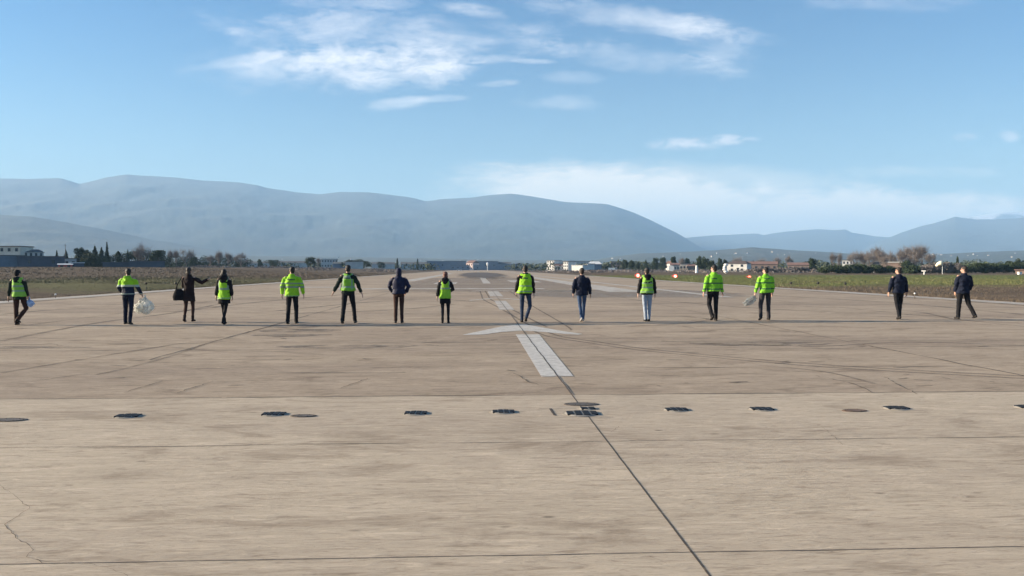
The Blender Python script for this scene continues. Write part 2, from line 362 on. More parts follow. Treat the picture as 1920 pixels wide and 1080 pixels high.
# tyre marks
a = MB()
def track(pts, w=.16, sep=.0, z=.006):
    sp2 = spline([G2(*q) for q in pts], 14)
    if not sep: strip(a, sp2, w, z, jag=.1); return
    for s_ in (-1, 1):
        o2 = []
        for i, p in enumerate(sp2):
            q0, q1 = sp2[max(i - 1, 0)], sp2[min(i + 1, len(sp2) - 1)]; d = Vector((q1[0] - q0[0], q1[1] - q0[1])).normalized()
            o2.append((p[0] - d.y * sep / 2 * s_, p[1] + d.x * sep / 2 * s_))
        strip(a, o2, w, z + .0008 * s_, jag=.1)
track([(905, 546), (909, 554), (914, 562), (940, 575), (965, 588), (990, 602), (1012, 613)], .09, .4)
track([(1005, 618), (1040, 631), (1110, 642), (1200, 655), (1330, 668), (1500, 683), (1700, 696), (1960, 710)], .085, .3)
track([(955, 545), (975, 560), (1000, 575), (1060, 610), (1070, 620)], .07, 0)
S_(a, 'tyre_mark', M['rubber'])
a = MB()
track([(540, 603), (470, 622), (400, 640), (330, 665), (240, 690), (180, 703)], .09)
track([(850, 571), (780, 578), (700, 583), (600, 586), (480, 592)], .3); track([(900, 566), (800, 561), (700, 566), (600, 575), (520, 583)], .3)
track([(1180, 612), (1260, 608), (1330, 600), (1290, 595), (1180, 592)], .22); track([(1640, 720), (1560, 700), (1480, 690)], .08)
track([(1150, 562), (1260, 566), (1400, 577), (1560, 585), (1700, 590), (1900, 600)], .3); track([(0, 590), (120, 580), (300, 574), (430, 562), (560, 556)], .3)
track([(420, 568), (330, 586), (180, 606), (0, 640)], .2); track([(1200, 540), (1400, 552), (1650, 566), (1920, 590)], .4); track([(1500, 575), (1700, 583), (1800, 600), (1930, 606)], .2)
track([(760, 545), (640, 553), (500, 565), (330, 585)], .35); track([(1240, 640), (1500, 650), (1700, 642), (1930, 648)], .12); track([(0, 700), (240, 660), (420, 632)], .12)
S_(a, 'faint_tyre_mark', M['thinrubber'])
def softpatch(name, col, alpha, cx, cy, rx, ry, power=2):
    m, gg, b, o = mat(name); p = wpos(gg); q = gg.n('ShaderNodeSeparateXYZ', i_0=p); n1 = gg.noise(gg.scalev(p, (.5, .12, 0)), 1.0, 7, .7)
    ex = gg.m('POWER', gg.m('ABSOLUTE', gg.m('MULTIPLY', gg.m('SUBTRACT', q.outputs[0], cx), 1 / rx)), power); ey = gg.m('POWER', gg.m('ABSOLUTE', gg.m('MULTIPLY', gg.m('SUBTRACT', q.outputs[1], cy), 1 / ry)), power)
    a = gg.ramp(gg.m('ADD', gg.m('ADD', ex, ey), gg.m('MULTIPLY', gg.m('SUBTRACT', n1, .5), 1.6)), 1.15, .35)
    gg.put(b.inputs['Base Color'], (*col, 1)); b.inputs['Roughness'].default_value = .85; gg.put(b.inputs['Alpha'], gg.m('MULTIPLY', a, alpha)); return m
def ellipse_decal(name, cx, cy, rx, ry, z, m, n=48):
    mb = MB(); poly2(mb, [(cx + rx * math.cos(t) * (1 + .06 * math.sin(5 * t)), cy + ry * math.sin(t)) for t in [2 * math.pi * k / n for k in range(n)]], z); return S_(mb, name, m)
M['td'] = softpatch('touchdown_rubber', (.075, .062, .06), .85, XC + .5, 245, 7.2, 120); M['td2'] = softpatch('grey_runway_wear', (.22, .19, .17), .35, XC - .5, 100, 10, 48, 4); M['td3'] = softpatch('grey_cross_wear', (.22, .20, .185), .4, XC + 9, 53, 7.5, 9, 4)
ellipse_decal('touchdown_rubber_patch', XC + .5, 245, 8.5, 140, .0112, M['td'])
a = MB(); poly2(a, [(XC - 12, 48), (XC + 12, 48), (XC + 12, 155), (XC - 12, 155)], .003); S_(a, 'grey_runway_patch', M['td2']); a = MB(); poly2(a, [(XC, 42), (XC + 18, 42), (XC + 18, 64), (XC, 64)], .0034); S_(a, 'grey_cross_patch', M['td3'])
M['stain'] = decal('dark_stain', (.085, .075, .07), .85, .7, (1.2, 3.5, 0), (.42, .62))
for i, (x, y, rx, ry) in enumerate(((575, 612, 1.3, .5), (560, 620, 1.1, .6), (545, 629, 1.0, .4), (60, 652, 1.2, .3), (650, 650, 1.5, .4), (1430, 645, 1.6, .5))):
    q = gp(x, y); ellipse_decal('pavement_stain', q.x, q.y, rx, ry, .0035 + i * .0002, M['stain'])

# ------------------------------------------------------------------ inset threshold lights and covers
M['alu'] = simple('cast_aluminium', (.24, .225, .205), .95, .2, 20, 0, .3, 80, .05)
M['lens'] = simple('dark_lens_glass', (.015, .016, .02), .6, .1, 10, 0, spec=.1)
M['steel'] = simple('dark_steel_plate', (.12, .10, .085), .65, .35, 14, .4, .4, 60)
M['ringc'] = simple('pale_grout', (.36, .31, .25), .95, .2, 30, 0, 0, 60, .05)
def inset(px, py, label, dia=.29, wins=4):
    q = gp(px, py, .0); r = empty('inset_light', (q.x, q.y, .004)); r.rotation_euler.z = random.uniform(-.03, .03); a_ = dia / 2
    MB().loft([(0, 0, -.05, a_ * 1.14, a_ * 1.14), (0, 0, .0015, a_ * 1.14, a_ * 1.14), (0, 0, .002, a_ * .9, a_ * .9)], 32).build('mounting_ring', M['ringc'], r)
    MB().loft([(0, 0, -.03, a_, a_), (0, 0, .003, a_, a_), (0, 0, .010, a_ * .92, a_ * .86), (0, 0, .013, a_ * .6, a_ * .5)], 32).build('dome', M['alu'], r, True)
    for k in range(wins):
        x = (k - (wins - 1) / 2) * a_ * 1.84 / wins; hw = a_ * .76 / wins; ry = math.sqrt(max(a_ * a_ - x * x, .0001)) * .8
        MB().box((x, -ry * .14, .0085), (hw, ry * .9, .0085), top=.93).build('lens_window', M['lens'], r)
    return tag(r, label, 'runway light', 'inset threshold lights in a row')
for px, py, lb in ((241, 781, 'leftmost inset runway light, standing alone'),
                   (514, 777.5, 'inset runway light touching the left side of a dark cover plate'),
                   (780, 775.5, 'inset runway light second to the left of the centre joint cluster'),
                   (944, 773, 'inset runway light nearest to the left of the centre joint cluster'),
                   (1268, 769, 'inset runway light nearest to the right of the centre joint cluster'),
                   (1428, 768, 'inset runway light between the bare cover plate and the light nearest the joint'),
                   (1680, 766, 'inset runway light just beyond the bare brown cover plate to its right'),
                   (1926, 764, 'inset runway light cut off by the right edge of the photo')): inset(px, py, lb)
inset(1091, 776, 'wider inset runway light sitting on the centre joint', .40)
inset(1102, 767, 'small two window inset light between the joint cover and the wider light', .2, 2)
def cover(px, py, r_, label, m=None):
    q = gp(px, py); mb = MB().loft([(0, 0, -.04, r_, r_), (0, 0, .006, r_, r_), (0, 0, .0105, r_ * .93, r_ * .93), (0, 0, .0105, r_ * .9, r_ * .9), (0, 0, .008, r_ * .86, r_ * .86)], 36)
    for k in range(6): t = k * math.pi / 3; mb.loft([(r_ * .75 * math.cos(t), r_ * .75 * math.sin(t), .006, .012, .012), (r_ * .75 * math.cos(t), r_ * .75 * math.sin(t), .014, .009, .009)], 8)
    o = mb.build('cover_plate', m or M['steel']); o.location = (q.x, q.y, .004); o.scale = (.88, .42, 1); return tag(o, label, 'cover plate', 'round steel cover plates')
cover(18, 788.5, .22, 'dark steel cover plate cut off by the left edge'); cover(569, 781, .17, 'dark steel cover plate to the right of an inset light'); cover(1090, 759, .25, 'large dark cover plate on the centre joint beyond the paired lights')
cover(1602, 771, .17, 'brown steel cover plate between two inset lights', simple('rusty_plate', (.15, .10, .075), .75, .3, 12, .2, .4, 60))
a = MB(); strip(a, dense([G2(1032, 767), G2(1041, 780)], .03, .002), .035, .0075); strip(a, dense([G2(1010, 767), G2(1080, 766.5)], .05, .002), .01, .0075); strip(a, dense([G2(1041, 781), G2(1150, 784)], .05, .002), .008, .0075); S_(a, 'saw_cut', M['joint'])

# ------------------------------------------------------------------ grass at the sides (uncountable)
def tufts(name, x0, x1, y0, y1, n, hmin, hmax, wid):
    ys = y0 + (y1 - y0) * rng.random(n) ** 1.5; xs = x0 + (x1 - x0) * rng.random(n) ** 1.4
    K = 5; tot = n * K; bx = np.repeat(xs, K) + rng.normal(0, .09, tot); by = np.repeat(ys, K) + rng.normal(0, .09, tot)
    patch = np.array([.55 + .9 * max(0, mnoise.noise(Vector((x * .13, y * .09, 3))) + .35) for x, y in zip(xs, ys)]); zz = np.array([zt(x, y) for x, y in zip(xs, ys)])
    h = np.repeat(patch, K) * (hmin + (hmax - hmin) * rng.random(tot)) ; w = wid * (.6 + .8 * rng.random(tot)) * np.clip(by / 45, .8, 3.0); ang = rng.random(tot) * math.pi; lx = rng.normal(0, .35, tot) * h; ly = rng.normal(0, .35, tot) * h
    bz = np.repeat(zz, K) - .06; v = np.zeros((tot, 3, 3)); c, s_ = np.cos(ang) * w, np.sin(ang) * w
    v[:, 0] = np.stack([bx - c, by - s_, bz], 1); v[:, 1] = np.stack([bx + c, by + s_, bz], 1); v[:, 2] = np.stack([bx + lx, by + ly, bz + h + .06], 1)
    return v.reshape(-1, 3)
m, gg, b, o = mat('grass_blades'); p = wpos(gg); rnd = gg.n('ShaderNodeNewGeometry').outputs['Random Per Island']
gg.put(b.inputs['Base Color'], gg.mix(gg.m('MULTIPLY', gg.ramp(rnd, .5, 1.0), .5), grass_colour(gg, p), (.13, .10, .07))); b.inputs['Roughness'].default_value = .8; M['blade'] = m
vs = [tufts('l', XC - 26.2, XC - 75, 26, 130, 22000, .03, .13, .012), tufts('l2', XC - 26.4, XC - 140, 80, 260, 14000, .05, .22, .022),
      tufts('r', XC + 26.2, XC + 80, 26, 140, 22000, .03, .13, .012), tufts('r2', XC + 26.4, XC + 150, 80, 230, 8000, .04, .14, .022),
      tufts('e', XC - 26.3, XC - 25.9, 28, 140, 1200, .05, .25, .02), tufts('e2', XC + 25.9, XC + 26.3, 28, 140, 1200, .05, .25, .02)]
go = link('dry_grass', npmesh('dry_grass', np.concatenate(vs), 3), M['blade']); tag(go, 'short dry brown and green grass along both sides of the runway', 'grass', kind='stuff')

# ------------------------------------------------------------------ mountains
m, gg, b, o = mat('mountain_slope'); p = wpos(gg); n1 = gg.noise(gg.scalev(p, (.0012, .0012, .003)), 1.0, 8, .6); n2 = gg.noise(gg.scalev(p, (.006, .006, .006)), 1.0, 6, .6)
c = gg.mix(gg.ramp(n1, .35, .65), (.035, .045, .032), (.055, .058, .046)); c = gg.mix(gg.m('MULTIPLY', gg.ramp(n2, .4, .65), .5), c, (.06, .075, .05)); M['slope_plain'] = m
gg.put(b.inputs['Base Color'], c); b.inputs['Roughness'].default_value = .95
m, gg, b, o = mat('snowy_slope'); p = wpos(gg); n1 = gg.noise(gg.scalev(p, (.002, .002, .004)), 1.0, 8, .7); z = gg.n('ShaderNodeSeparateXYZ', i_0=p).outputs[2]
c = gg.mix(gg.ramp(n1, .35, .65), (.06, .07, .06), (.16, .15, .13)); sn = gg.ramp(gg.m('ADD', z, gg.m('MULTIPLY', gg.m('SUBTRACT', n1, .5), 900)), 900, 1050)
gg.put(b.inputs['Base Color'], gg.mix(sn, c, (.8, .82, .85))); b.inputs['Roughness'].default_value = .8; M['snow'] = m
def range_mesh(name, sil, D0, D1, m, seed, rough=.022, spur=.022, nx=640, nr=60, back=1.35, base=-3):  # heights follow the ridge line, relief fades in haze
    px = np.linspace(sil[0][0], sil[-1][0], nx); cr = np.interp(px, [q[0] for q in sil], [q[1] for q in sil]); v = []
    ker = np.hanning(9); cr = np.convolve(np.pad(cr, 4, 'edge'), ker / ker.sum(), 'valid'); ker = np.hanning(91); crs = np.convolve(np.pad(cr, 45, 'edge'), ker / ker.sum(), 'valid')
    Ds = [D0 + (D1 - D0) * (k / (nr - 7)) for k in range(nr - 6)] + [D1 * (1 + (back - 1) * k / 6) for k in range(1, 7)]; L = D1 * .055
    for i in range(nx):
        tt = (HY - cr[i]) / FPX * D1; ts = (HY - crs[i]) / FPX * D1
        for k, D in enumerate(Ds):
            x, y = at(px[i], D); t = k / (nr - 7); w = min(1, max(0, (t - .55) / .45)) ** 2
            q = Vector((x / L, y / L, seed)); nz = mnoise.fractal(q * 1.2, .95, 2.1, 7); rg = mnoise.ridged_multi_fractal(q * .55, 1.0, 2.1, 5, 1.0, 2.0) - 1.0
            if t <= 1:
                top = ts * (1 - w) + tt * w; amp = math.sin(math.pi * t) ** .7
                z = top * (t ** 1.15 + amp * (spur * rg + rough * nz)) + (1 - abs(1 - t) * 6 if t > .84 else 0) * D1 * .0008 * nz
                if t < 1: z = min(z, (tt + CH) * .985 * D / D1 - CH)
            else: z = tt * max(0, 1 - (t - 1) * 3.0)
            v.append((x, y, base + 1.6 + CH * t * (t <= 1) + max(z, 0) + 2 * min(1, t * 2)))
    n = len(Ds); f = [(i * n + k, (i + 1) * n + k, (i + 1) * n + k + 1, i * n + k + 1) for i in range(nx - 1) for k in range(n - 1)]
    o = link(name, pymesh(name, v, f), m, smooth=True); return tag(o, kind='structure')
range_mesh('mountains', [(-260, 345), (-100, 338), (0, 335), (60, 336), (115, 335), (135, 340), (152, 346), (175, 340), (200, 333), (240, 327), (262, 330), (330, 333), (380, 339), (450, 343), (485, 348), (500, 353), (560, 362), (600, 365), (640, 361), (690, 360), (740, 367), (775, 372), (800, 378), (830, 373), (880, 371), (920, 366), (960, 363), (1000, 369), (1060, 379), (1130, 382), (1150, 386), (1180, 396), (1220, 413), (1250, 428), (1275, 441), (1310, 462), (1350, 476), (1400, 488), (1450, 500)], 4800, 9500, M['slope_plain'], 1.3)
range_mesh('foothills', [(-260, 390), (-100, 396), (0, 402), (60, 406), (120, 416), (200, 432), (300, 452), (420, 472), (520, 487), (600, 500)], 3300, 5200, M['slope_plain'], 4.1)
range_mesh('far_hills', [(1200, 470), (1240, 455), (1290, 446), (1340, 441), (1420, 438), (1430, 441), (1470, 434), (1530, 430), (1565, 431), (1585, 430), (1596, 436), (1640, 443), (1670, 444), (1720, 446), (1760, 455), (1900, 480)], 8000, 12500, M['slope_plain'], 7.7)
range_mesh('right_mountain', [(1560, 482), (1620, 464), (1660, 448), (1690, 436), (1720, 427), (1750, 419), (1790, 406), (1805, 409), (1830, 412), (1860, 412), (1900, 410), (1960, 404), (2100, 396), (2250, 400)], 6500, 11000, M['slope_plain'], 9.2)
range_mesh('snowy_mountain', [(1760, 440), (1800, 408), (1830, 405), (1850, 402), (1880, 398), (1920, 397), (1960, 395), (2100, 392), (2250, 396)], 13000, 15000, M['snow'], 12.2)
range_mesh('low_hills', [(1040, 492), (1120, 487), (1160, 480), (1200, 475), (1280, 473), (1350, 469), (1410, 464), (1440, 466), (1520, 471), (1600, 476), (1700, 478), (1760, 477), (1830, 473), (1900, 471), (2000, 468), (2200, 470)], 2300, 3800, M['slope_plain'], 15.5, rough=.08, spur=.08)
range_mesh('valley_slope', [(-260, 476), (0, 476), (200, 480), (500, 480), (800, 484), (1000, 488), (1140, 491), (1240, 500)], 2000, 4200, M['slope_plain'], 18.5, rough=.08, spur=.06)

# ------------------------------------------------------------------ vegetation
def leafmat(name, lo, hi):
    m, gg, b, o = mat(name); rnd = gg.n('ShaderNodeNewGeometry').outputs['Random Per Island']; n1 = gg.noise(wpos(gg), .6, 4, .6)
    c = gg.mix(rnd, lo, hi); gg.put(b.inputs['Base Color'], gg.mix(gg.m('MULTIPLY', gg.ramp(n1, .4, .6), .4), c, tuple(x * .6 for x in lo))); b.inputs['Roughness'].default_value = .85; b.inputs['Specular IOR Level'].default_value = .2
    return m
M['leafd'] = leafmat('dark_evergreen_leaves', (.025, .04, .022), (.06, .085, .04)); M['leafm'] = leafmat('green_leaves', (.045, .06, .028), (.09, .10, .05))
M['twig'] = leafmat('bare_twigs', (.15, .13, .122), (.27, .235, .22)); M['bark'] = simple('bark', (.10, .08, .065), .9, .25, 3)
def leafcloud(blobs, n, size):               # blobs: (cx,cy,cz, rx,ry,rz); quads near the blob surfaces
    B = np.array(blobs, float); w = (B[:, 3] * B[:, 5]); idx = rng.choice(len(B), n, p=w / w.sum()); b_ = B[idx]
    d = rng.normal(size=(n, 3)); d /= np.linalg.norm(d, axis=1)[:, None]; r = (.35 + .75 * rng.random(n) ** .55)[:, None]
    c = b_[:, :3] + d * b_[:, 3:] * r; a = rng.normal(size=(n, 3)); a /= np.linalg.norm(a, axis=1)[:, None]; t = np.cross(a, rng.normal(size=(n, 3))); t /= np.linalg.norm(t, axis=1)[:, None]
    s_ = (size * (.5 + rng.random(n)))[:, None]; return np.stack([c - a * s_ - t * s_ * .6, c + a * s_ - t * s_ * .5, c + a * s_ * .8 + t * s_ * .6, c - a * s_ * .9 + t * s_ * .5], 1).reshape(-1, 3)
def branches(mb, p, d, L, r, depth, tips):
    q = p + d * L; mid = p.lerp(q, .5) + Vector((random.gauss(0, .05), random.gauss(0, .05), 0)) * L; mb.tube([p, mid, q], [r, r * .8, r * .55], 5, False); tips.append(q)
    if depth == 0: return
    for k in range(random.choice((3, 3, 4))):
        nd = (d + Vector((random.gauss(0, .55), random.gauss(0, .55), random.uniform(-.1, .35)))).normalized(); branches(mb, p.lerp(q, random.uniform(.55, 1)), nd, L * random.uniform(.62, .85), r * .55, depth - 1, tips)
def tree_parts(kind, w, h):
    tb = MB(); rx = w / 2
    if kind == 'bare':
        tips = []; branches(tb, Vector((0, 0, 0)), Vector((0, 0, 1)), h * .2, h * .02, 2, tips); [branches(tb, Vector((0, 0, h * .08)), Vector((random.gauss(0, .45), random.gauss(0, .45), 1)).normalized(), h * .27, h * .012, 4, tips) for _ in range(4)]
        z1 = max(t.z for t in tips); xr = max(abs(t.x) for t in tips) + .01; sx, sz = rx / xr, h * .97 / z1
        tb.v = [(v[0] * sx, v[1] * sx, v[2] * sz) for v in tb.v]
        T = np.array([(t.x * sx, t.y * sx, t.z * sz) for t in tips if t.z > z1 * .18]); n = 1500; base = T[rng.integers(0, len(T), n)]
        d = rng.normal(size=(n, 3)) * (.09 * h) ; d[:, 2] = np.abs(d[:, 2]) * 1.5; e = base + d; sd = rng.normal(size=(n, 3)); sd /= np.linalg.norm(sd, axis=1)[:, None]; k = .0035 * h
        return tb, np.stack([base - sd * k, base + sd * k, e], 1).reshape(-1, 3), 3
    tb.tube([(0, 0, 0), (0, 0, h * .5), (.02, 0, h * .85)], [h * .03, h * .02, h * .008], 8)
    for k in range(7):
        t = k * 2.4; z0 = h * (.25 + .07 * k); tb.tube([(0, 0, z0), (math.cos(t) * rx * .6, math.sin(t) * rx * .6, z0 + h * .12)], [h * .01, h * .004], 5)
    bl = []
    if kind in ('conifer', 'cypress', 'spire'):
        n = 16
        for k in range(n):
            t = k / (n - 1); z0 = h * (.08 + .88 * t); rr = rx * ((1 - t) ** (.8 if kind == 'conifer' else .55 if kind == 'cypress' else 1.25) * .95 + .05)
            for q in range(3): aa = random.uniform(0, 6.3); bl.append((math.cos(aa) * rr * .35, math.sin(aa) * rr * .35, z0, rr * random.uniform(.6, .85), rr * .7, h * .07))
    elif kind == 'column':
        for k in range(16): aa = random.uniform(0, 6.3); rr = rx * .45; bl.append((math.cos(aa) * rr, math.sin(aa) * rr, h * random.uniform(.18, .84), rx * .6, rx * .6, h * .13))
    elif kind == 'oval':
        for k in range(26):
            z0 = random.uniform(.22, .88); e = math.sqrt(max(0, 1 - ((z0 - .52) / .5) ** 2)); aa = random.uniform(0, 6.3); bl.append((math.cos(aa) * rx * e * .55, math.sin(aa) * rx * e * .55, h * z0, rx * .4, rx * .4, h * .12))
    else:
        for k in range(20):
            z0 = random.uniform(.2, .85) ** (.9); e = math.sqrt(max(.05, 1 - ((z0 - .45) / .58) ** 2)); aa = random.uniform(0, 6.3); rr = random.uniform(.3, .8); s_ = random.uniform(.25, .5)
            bl.append((math.cos(aa) * rx * e * rr, math.sin(aa) * rx * e * rr, h * z0, rx * s_, rx * s_, h * s_ * .38))
    return tb, leafcloud(bl, 2600, max(.024 * h, .12)), 4
def tree(px, ytop, wpx, kind, D, label, mt=None, group=None, name=None):
    x, y = at(px, D); z0 = zt(x, y) - .1; h = hz(ytop, D) - z0; w = wpx / FPX * D
    tb, lv, k = tree_parts(kind, w, h); r = empty(name or {'bare': 'bare_tree', 'conifer': 'conifer_tree', 'cypress': 'cypress_tree', 'spire': 'conifer_tree', 'column': 'evergreen_tree', 'oval': 'evergreen_tree'}.get(kind, 'leafy_tree'), (x, y, z0), random.uniform(0, 6))
    tb.build('trunk', M['bark'] if kind != 'bare' else M['twig'], r); link('crown', npmesh('crown', lv, k), M['twig'] if kind == 'bare' else M[mt or 'leafd'], r)
    return tag(r, label, 'tree', group)
TL = [(107, 470, 7, 'cypress', 360, 'small pointed conifer just left of the tall thin pole'), (124, 469, 15, 'conifer', 362, 'broad low conifer around the foot of the tall thin pole'),
      (149, 463, 17, 'column', 350, 'dark block shaped evergreen with a flat top'), (163, 469, 18, 'round', 360, 'round dark tree between the block shaped evergreen and the pointed conifer'),
      (178, 460, 18, 'conifer', 355, 'pointed dark conifer right of the round dark tree'), (191, 464, 12, 'cypress', 365, 'ragged conifer with several tips left of the tallest spire'), (201, 455, 14, 'spire', 352, 'tallest thin spired conifer of the cluster'),
      (222, 469, 13, 'round', 370, 'small round tree to the right of the spired conifer'), (240, 468, 9, 'conifer', 380, 'little pale conifer before the big bare tree'), (266, 456, 46, 'bare', 350, 'largest leafless tree with a wide spreading crown on the left horizon'),
      (297, 468, 30, 'round', 345, 'dark green rounded tree leaning on the big bare tree'), (318, 470, 12, 'bare', 400, 'thin leafless poplar, first after the dark green rounded tree'), (331, 470, 10, 'bare', 405, 'thin leafless poplar, second after the dark green rounded tree'),
      (349, 468, 26, 'bare', 400, 'wide pale bare tree above the woman with raised arm'), (364, 481, 18, 'round', 390, 'small dark round tree in front of the wide pale bare tree'), (394, 478, 14, 'bare', 380, 'brownish low bare tree left of a taller bare one'),
      (410, 471, 20, 'bare', 390, 'tall bare tree above the woman with long black hair'), (428, 473, 18, 'bare', 400, 'bare tree directly right of the tall bare one'), (452, 473, 24, 'bare', 410, 'last bare tree of the left row before the roofs'),
      (487, 486, 9, 'round', 520, 'tiny dark tree between the bare row and the low roofs'), (512, 486, 32, 'round', 540, 'flat wide dark tree over the low roofs'), (582, 480, 22, 'oval', 430, 'single dark round tree just right of the tall hi-vis jacket person'),
      (596, 484, 12, 'bare', 440, 'small bare tree beside the single dark round tree'), (655, 486, 16, 'round', 560, 'left clump tree above the man with spread arms'), (671, 485, 34, 'round', 565, 'widest dark tree above the man with spread arms'), (688, 489, 20, 'round', 575, 'right low tree of the clump above the spread armed man'),
      (715, 490, 16, 'round', 640, 'low tree between the clump and the hooded man'), (745, 484, 6, 'cypress', 650, 'tiny cypress right above the man in the navy puffer jacket'), (783, 485, 6, 'cypress', 700, 'tiny cypress between the puffer jacket man and the white roofed hall'),
      (1172, 486, 13, 'round', 520, 'dark tree at the left end of the clump beside the parked cars'), (1184, 488, 11, 'round', 530, 'second dark tree of the clump beside the parked cars'), (1196, 490, 9, 'round', 540, 'low third tree of the clump beside the parked cars'),
      (1211, 487, 14, 'conifer', 480, 'pointed tree right behind the head of the person in pale trousers'), (1228, 482, 14, 'round', 500, 'tall rounded tree right of the person in pale trousers'), (1243, 482, 15, 'round', 520, 'twin of the tall rounded tree, slightly paler'),
      (1262, 480, 11, 'round', 560, 'dark tree behind the beige houses'), (1277, 484, 16, 'bare', 540, 'bare bush like tree over the beige houses'), (1289, 484, 11, 'round', 560, 'dark tree at the right end of the beige houses'),
      (1311, 480, 15, 'round', 430, 'tallest dark tree left of the turned man in the striped jacket'), (1322, 482, 16, 'round', 435, 'dark tree behind the head of the turned man in the striped jacket'), (1334, 487, 14, 'round', 440, 'lower tree right of the turned man in the striped jacket'),
      (1350, 483, 9, 'round', 470, 'slim tree left of the white house'), (1359, 486, 8, 'round', 480, 'short slim tree touching the white house'), (1384, 481, 34, 'bare', 470, 'brown leafless dome shaped tree behind the white house'),
      (1428, 485, 30, 'bare', 520, 'low bare tree behind the long brown roof'), (1455, 483, 16, 'bare', 480, 'bare tree at the end of the long brown roof'), (1480, 480, 16, 'bare', 480, 'taller bare tree right of the long brown roof'), (1523, 482, 16, 'oval', 330, 'single neat oval evergreen at the left end of the dark hedge'),
      (1563, 473, 12, 'bare', 420, 'thin bare tree right of the neat oval evergreen'), (1576, 475, 10, 'bare', 430, 'second thin bare tree right of the neat oval evergreen')]
for t in TL: tree(*t)
for i, (px, yt, w) in enumerate(((1604, 471, 30), (1622, 472, 26), (1640, 465, 30), (1655, 468, 24), (1672, 471, 26), (1690, 466, 26), (1702, 463, 24), (1716, 461, 26), (1729, 463, 24), (1745, 475, 26), (1630, 476, 26), (1665, 478, 30), (1708, 474, 30))):
    tree(px, yt, w, 'bare', 300 + (i * 37) % 50, 'leafless tree of the pinkish brown wood behind the dark hedge', group='bare wood behind the hedge')
for px, yt, w, kd, lb in ((1912, 483, 16, 'round', 'dark tree sticking up over the hedge above the white box'), (1893, 489, 14, 'round', 'low dark tree left of the dark tree over the white box'), (1795, 480, 7, 'cypress', 'tiny upright tree far behind the last man in black'), (1700, 487, 26, 'round', 'dark shrubby tree behind the first man in dark clothes')):
    tree(px, yt, w, kd, 300, lb)
def hedge(x0, x1, ytops, ybase, D, label, mt='leafd', n=9000, name='hedge'):
    xa, ya = at(x0, D); xb, yb = at(x1, D); k = 26; bl = []
    for i in range(k):
        t = (i + .5) / k; x, y = xa + (xb - xa) * t, ya + (yb - ya) * t; h = hz(np.interp(t, np.linspace(0, 1, len(ytops)), ytops), D); L = math.hypot(xb - xa, yb - ya) / k
        for q in range(5): hh = h * random.uniform(.2, .82); bl.append((x + random.gauss(0, .4), y + random.gauss(0, .9), max(.4, hh), L * 1.1, 1.4, h * .24))
    bl = [(b_[0] - xa, b_[1] - ya, *b_[2:]) for b_ in bl]; o = link(name, npmesh(name, leafcloud(bl, n, .17), 4), M[mt]); o.location = (xa, ya, zt(xa, ya)); return tag(o, label, 'hedge')
hedge(1536, 1700, [503, 499, 497, 496, 497, 498, 500, 502], 513, 258, 'long dark hedge in front of the bare wood', n=14000)
hedge(1708, 1800, [508, 500, 494, 492, 492, 495], 514, 262, 'brown thicket between the dark hedge and the last man', 'twig', 9000)
hedge(1700, 1722, [500, 497, 501], 513, 250, 'small dark bush behind the shoulder of the first man in dark clothes', n=2500, name='bush')
hedge(1795, 1940, [500, 496, 493, 496, 494, 492, 491], 514, 270, 'dark tall hedge at the right edge behind the white box', n=14000)
hedge(1404, 1540, [504, 502, 503, 501, 500, 503], 508, 330, 'low dry scrub between the white house and the dark hedge', 'twig', 8000, 'scrub_hedge')
hedge(138, 322, [486, 480, 478, 480, 484, 480, 478, 477, 480, 489], 502, 372, 'dark mass of shrubs joining the trees of the left cluster', n=16000)
hedge(322, 470, [490, 487, 488, 486, 488, 490, 489], 502, 420, 'low dark shrubs under the row of bare trees', n=9000)
hedge(152, 196, [490, 484, 483, 487, 495], 502, 335, 'grey green rounded bush mass below the spired conifers', 'leafm', 6000, 'bush')
# distant wood: one uncountable mass
bl = []
for i in range(520):
    px = random.uniform(-60, 1980); D = random.uniform(560, 1250); x, y = at(px, D); ytop = 490 + 6 * mnoise.noise(Vector((px * .02, 0, 0))) + random.uniform(0, 6)
    if 700 < px < 1010: ytop = max(ytop, 494)
    h = max(2.5, hz(ytop, D) - zt(x, y)); w = random.uniform(5, 12)
    if abs(x - XC) < 32 and D < 1100: continue
    bl.append((x, y, zt(x, y) + h * .5, w, w * .5, h * .5))
o = link('treeline', npmesh('treeline', leafcloud(bl, 46000, .75), 4), M['leafm']); tag(o, 'low hazy band of far trees and scrub along the whole horizon', 'treeline', kind='stuff')
bl = []
for i in range(220):
    side = random.choice((-1, 1, 1)); px = random.uniform(0, 840) if side < 0 else random.uniform(1000, 1920); D = random.uniform(300, 520); x, y = at(px, D)
    if abs(x - XC) < 34: continue
    h = random.uniform(.5, 1.3); bl.append((x, y, zt(x, y) + h * .3, random.uniform(4, 9), 2, h * .7))
o = link('scrub', npmesh('scrub', leafcloud(bl, 30000, .22), 4), M['twig']); tag(o, 'low brown scrub at the far edge of the fields', 'scrub', kind='stuff')

